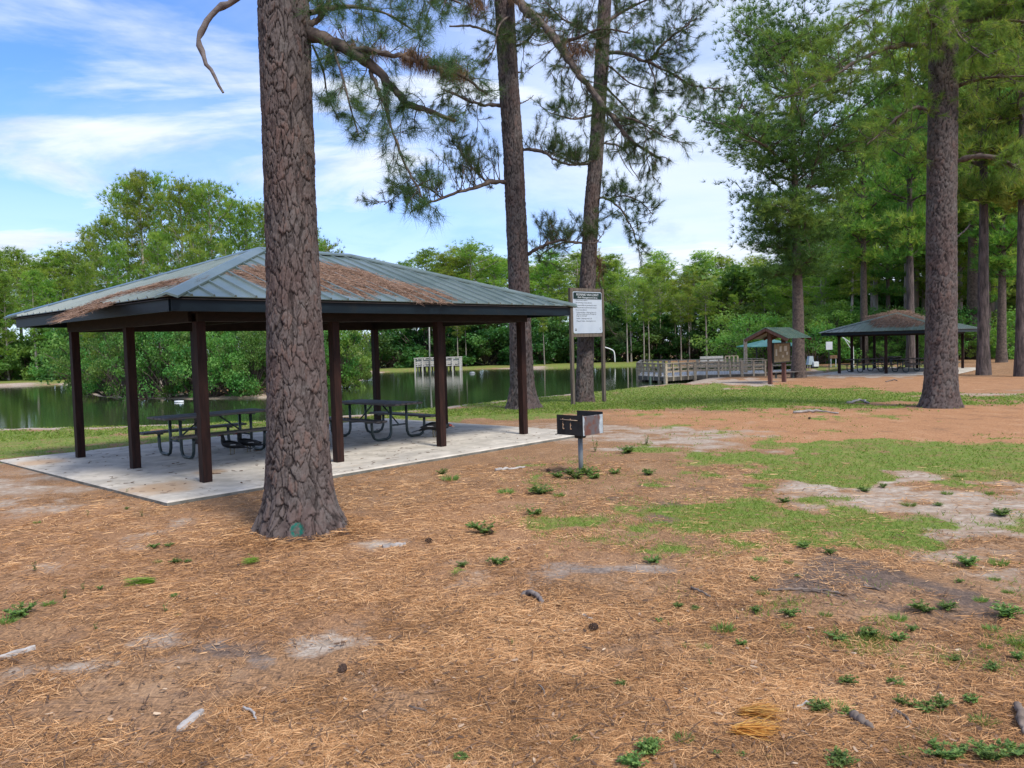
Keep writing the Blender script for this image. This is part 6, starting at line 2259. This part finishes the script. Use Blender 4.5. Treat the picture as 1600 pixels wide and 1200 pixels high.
bark_piece((277, 1143), (316, 1112), .055, .018, 'long pale grey piece of bark lying in the foreground straw', seed=1)
bark_piece((-6, 1032), (55, 1014), .05, .03, 'weathered grey bark piece cut by the left edge', seed=2)
stick([(816, 929, -.02), (830, 931, .008), (842, 937, .006), (850, 946, -.02)], .024, 'curved grey root arching out of the straw below the grill', 'limb_dead', 'root', 'root', seed=33)
bark_piece((598, 856), (634, 852), .12, .03, 'dark grey lump of bark right of the big trunk foot', 'rock', seed=4)
bark_piece((880, 988), (902, 984), .03, .015, 'short pale split chip of wood below the grey root', 'chip', seed=5)

# scattered chips and cones


def chip_mesh(seed):
    rg = np.random.RandomState(seed)
    n = 6
    P = [(math.cos(a) * rg.uniform(.5, 1), math.sin(a) * rg.uniform(.25, .6), rg.uniform(-.05, .12)) for a in np.arange(n) * 6.283 / n]
    v = P + [(x * .92, y * .92, z + .16) for x, y, z in P]
    f = [tuple(range(n - 1, -1, -1)), tuple(range(n, 2 * n))] + [(i, (i + 1) % n, n + (i + 1) % n, n + i) for i in range(n)]
    return MB().add(v, f).mesh('wood_chip')


def cone_mesh(seed):
    rg = np.random.RandomState(seed)
    mb = MB()
    for i in range(34):
        t_ = i / 33
        a = i * 2.4
        r_ = .5 * math.sin(math.pi * (.18 + .74 * t_))
        z0 = t_ * 1.3
        c, s_ = math.cos(a), math.sin(a)
        p = np.array([c * r_ * .35, s_ * r_ * .35, z0])
        q_ = np.array([c * r_, s_ * r_, z0 + .10])
        w = np.array([-s_, c, 0]) * .15
        mb.hexa([p - w * .5, p + w * .5, q_ + w, q_ - w], [p - w * .5 + (0, 0, .05), p + w * .5 + (0, 0, .05), q_ + w + (0, 0, .06), q_ - w + (0, 0, .06)])
    return mb.mesh('pine_cone')


CH = [chip_mesh(i) for i in range(4)]
for me in CH:
    me.materials.append(M['chip'])
rg = np.random.RandomState(77)
cnt = 0
while cnt < 40:
    px, py = rg.uniform(0, 1600), 820 + 380 * rg.rand() ** .8
    b = G(px, py)
    g_c, s_c, d_c, o_c = [float(a[0]) for a in cover(np.array([b[0]]), np.array([b[1]]))]
    if g_c > .4:
        continue
    o = link('wood_chip', CH[cnt % 4], None, None, b + np.array([0, 0, .008]))
    sc = rg.uniform(.010, .024)
    o.scale = (sc * rg.uniform(.8, 1.6), sc, sc * .8)
    o.rotation_euler = (rg.normal(0, .25), rg.normal(0, .25), rg.uniform(0, 6.28))
    tag(o, 'pale wood chip lying on the pine straw', 'wood chip', 'pale chips scattered on the straw')
    cnt += 1
CM = cone_mesh(3)
CM.materials.append(M['cone'])
for px, py, lab in ((676, 848, 'dark pine cone in the straw right of the big trunk foot'), (532, 1056, 'dark pine cone half sunk in the straw below the big trunk'), (860, 738, 'dark pine cone lying left of the grill post'), (920, 984, 'small dark cone beside the pale split chip'),
                    (760, 835, 'dark pine cone near a weed tuft, right of the big trunk'), (1263, 655, 'dark pine cone on the orange straw far off')):
    b = G(px, py)
    o = link('pine_cone', CM, None, None, b + np.array([0, 0, .022]))
    sc = .055
    o.scale = (sc, sc, sc)
    o.rotation_euler = (1.4, 0, R.uniform(0, 6.28))
    tag(o, lab, 'pine cone')

# fallen sprays of needles


def spray(px, py, n, L, ang, wid, mat, label, r=.003, shape='fan'):
    b = G(px, py)
    rg = np.random.RandomState(int(px))
    if shape == 'fan':
        P = np.tile(b, (n, 1)) + rg.normal(0, .015, (n, 3)) * np.array([1, 1, .2])
        a = ang + rg.normal(0, wid, n)
    else:
        P = np.tile(b, (n, 1)) + np.c_[rg.normal(0, .13, n), rg.normal(0, .16, n), np.zeros(n)]
        a = ang + rg.normal(0, wid, n)
    P[:, 2] = b[2] + .015
    v, f = flat_needles(P, a, L * rg.uniform(.7, 1.1, n), np.full(n, r), rg, .12, .035)
    v[:, 2] = np.maximum(v[:, 2], b[2] + .004)
    o = link('needle_spray', nmesh('needle_spray', v, f, {'shade': np.repeat(rg.rand(n), 6)}), None, M[mat], kind='stuff' if shape != 'fan' else None)
    tag(o, label, 'needle spray')


spray(240, 912, 90, .24, math.pi + .12, .13, 'fresh', 'bright green fallen spray of pine needles left of the big trunk', .004)
spray(402, 880, 60, .14, math.pi, .5, 'fresh', 'small yellow-green fallen needle spray below the big trunk', .004)
spray(712, 898, 30, .08, 0, 1.5, 'fresh', 'tiny yellow-green leaf bit in the straw right of the big trunk', .004)
spray(1160, 1122, 110, .20, -.05, .30, 'golden', 'golden fan of dried needles in the straw at the bottom right', .004)
spray(1150, 1150, 120, .21, .05, .28, 'golden', 'lower orange-gold fan of dried needles, nearest the bottom right corner', .004)
# bits blown on to the concrete
rg = np.random.RandomState(88)
n = 800
uv = rg.rand(n, 2) * np.array([9.0, 7.0]) - 1.0
Lw = loc2w(PO, PEX, PEY)
P = np.array([[*Lw(a, b), SLAB_Z + .004] for a, b in uv])
v, f = flat_needles(P, rg.rand(n) * 6.283, rg.uniform(.04, .14, n), rg.uniform(.004, .022, n), rg, .03, .002)
v[:, 2] = np.clip(v[:, 2], SLAB_Z + .003, SLAB_Z + .03)
o = link('leaf_litter', nmesh('leaf_litter', v, f, {'shade': np.repeat(rg.rand(n) * .3, 6)}), None, M['dead_needle'], kind='stuff')
tag(o, 'dark bits of leaf and needle blown across the concrete slab', 'leaf litter')


def floor_debris():
    """bark flakes, leaf bits and short twigs among the straw"""
    rng = np.random.RandomState(91)
    n = 8700
    dyp = rng.uniform(190, 790, n)
    r = H * F / dyp
    th = np.radians(rng.uniform(-45, 45, n))
    x, y = r * np.sin(th), r * np.cos(th)
    g, s, d, o = cover(x, y)
    u, w_ = (np.c_[x, y] - PO) @ PEX, (np.c_[x, y] - PO) @ PEY
    k = (rng.rand(n) < 1 - .8 * g) & ~((u > -1.1) & (u < 8.2) & (w_ > -1.1) & (w_ < 6.1))
    x, y = x[k], y[k]
    r = np.hypot(x, y)
    m = len(x)
    z = zg(x, y) + smooth(16, 7, r) * (.03 * (fbm(x * 1.3, y * 1.3, 51, 3) - .5) + .016 * (fbm(x * 7, y * 7, 52, 3) - .5)) + .012
    P = np.c_[x, y, z]
    twig = rng.rand(m) < .22
    L = np.where(twig, rng.uniform(.05, .2, m), rng.uniform(.012, .045, m))
    Wd = np.where(twig, rng.uniform(.003, .007, m), L * rng.uniform(.18, .45, m))
    sh = np.where(twig, rng.rand(m) * .25, rng.beta(.8, 1.9, m))
    v, f = flat_needles(P, rng.rand(m) * 6.283, L, Wd, rng, .12, .012)
    o_ = link('forest_litter', nmesh('forest_litter', v, f, {'shade': np.repeat(sh, 6)}), None, M['debris'], kind='stuff')
    tag(o_, 'flakes of bark, dead leaf bits and short twigs strewn over the straw', 'litter')


floor_debris()
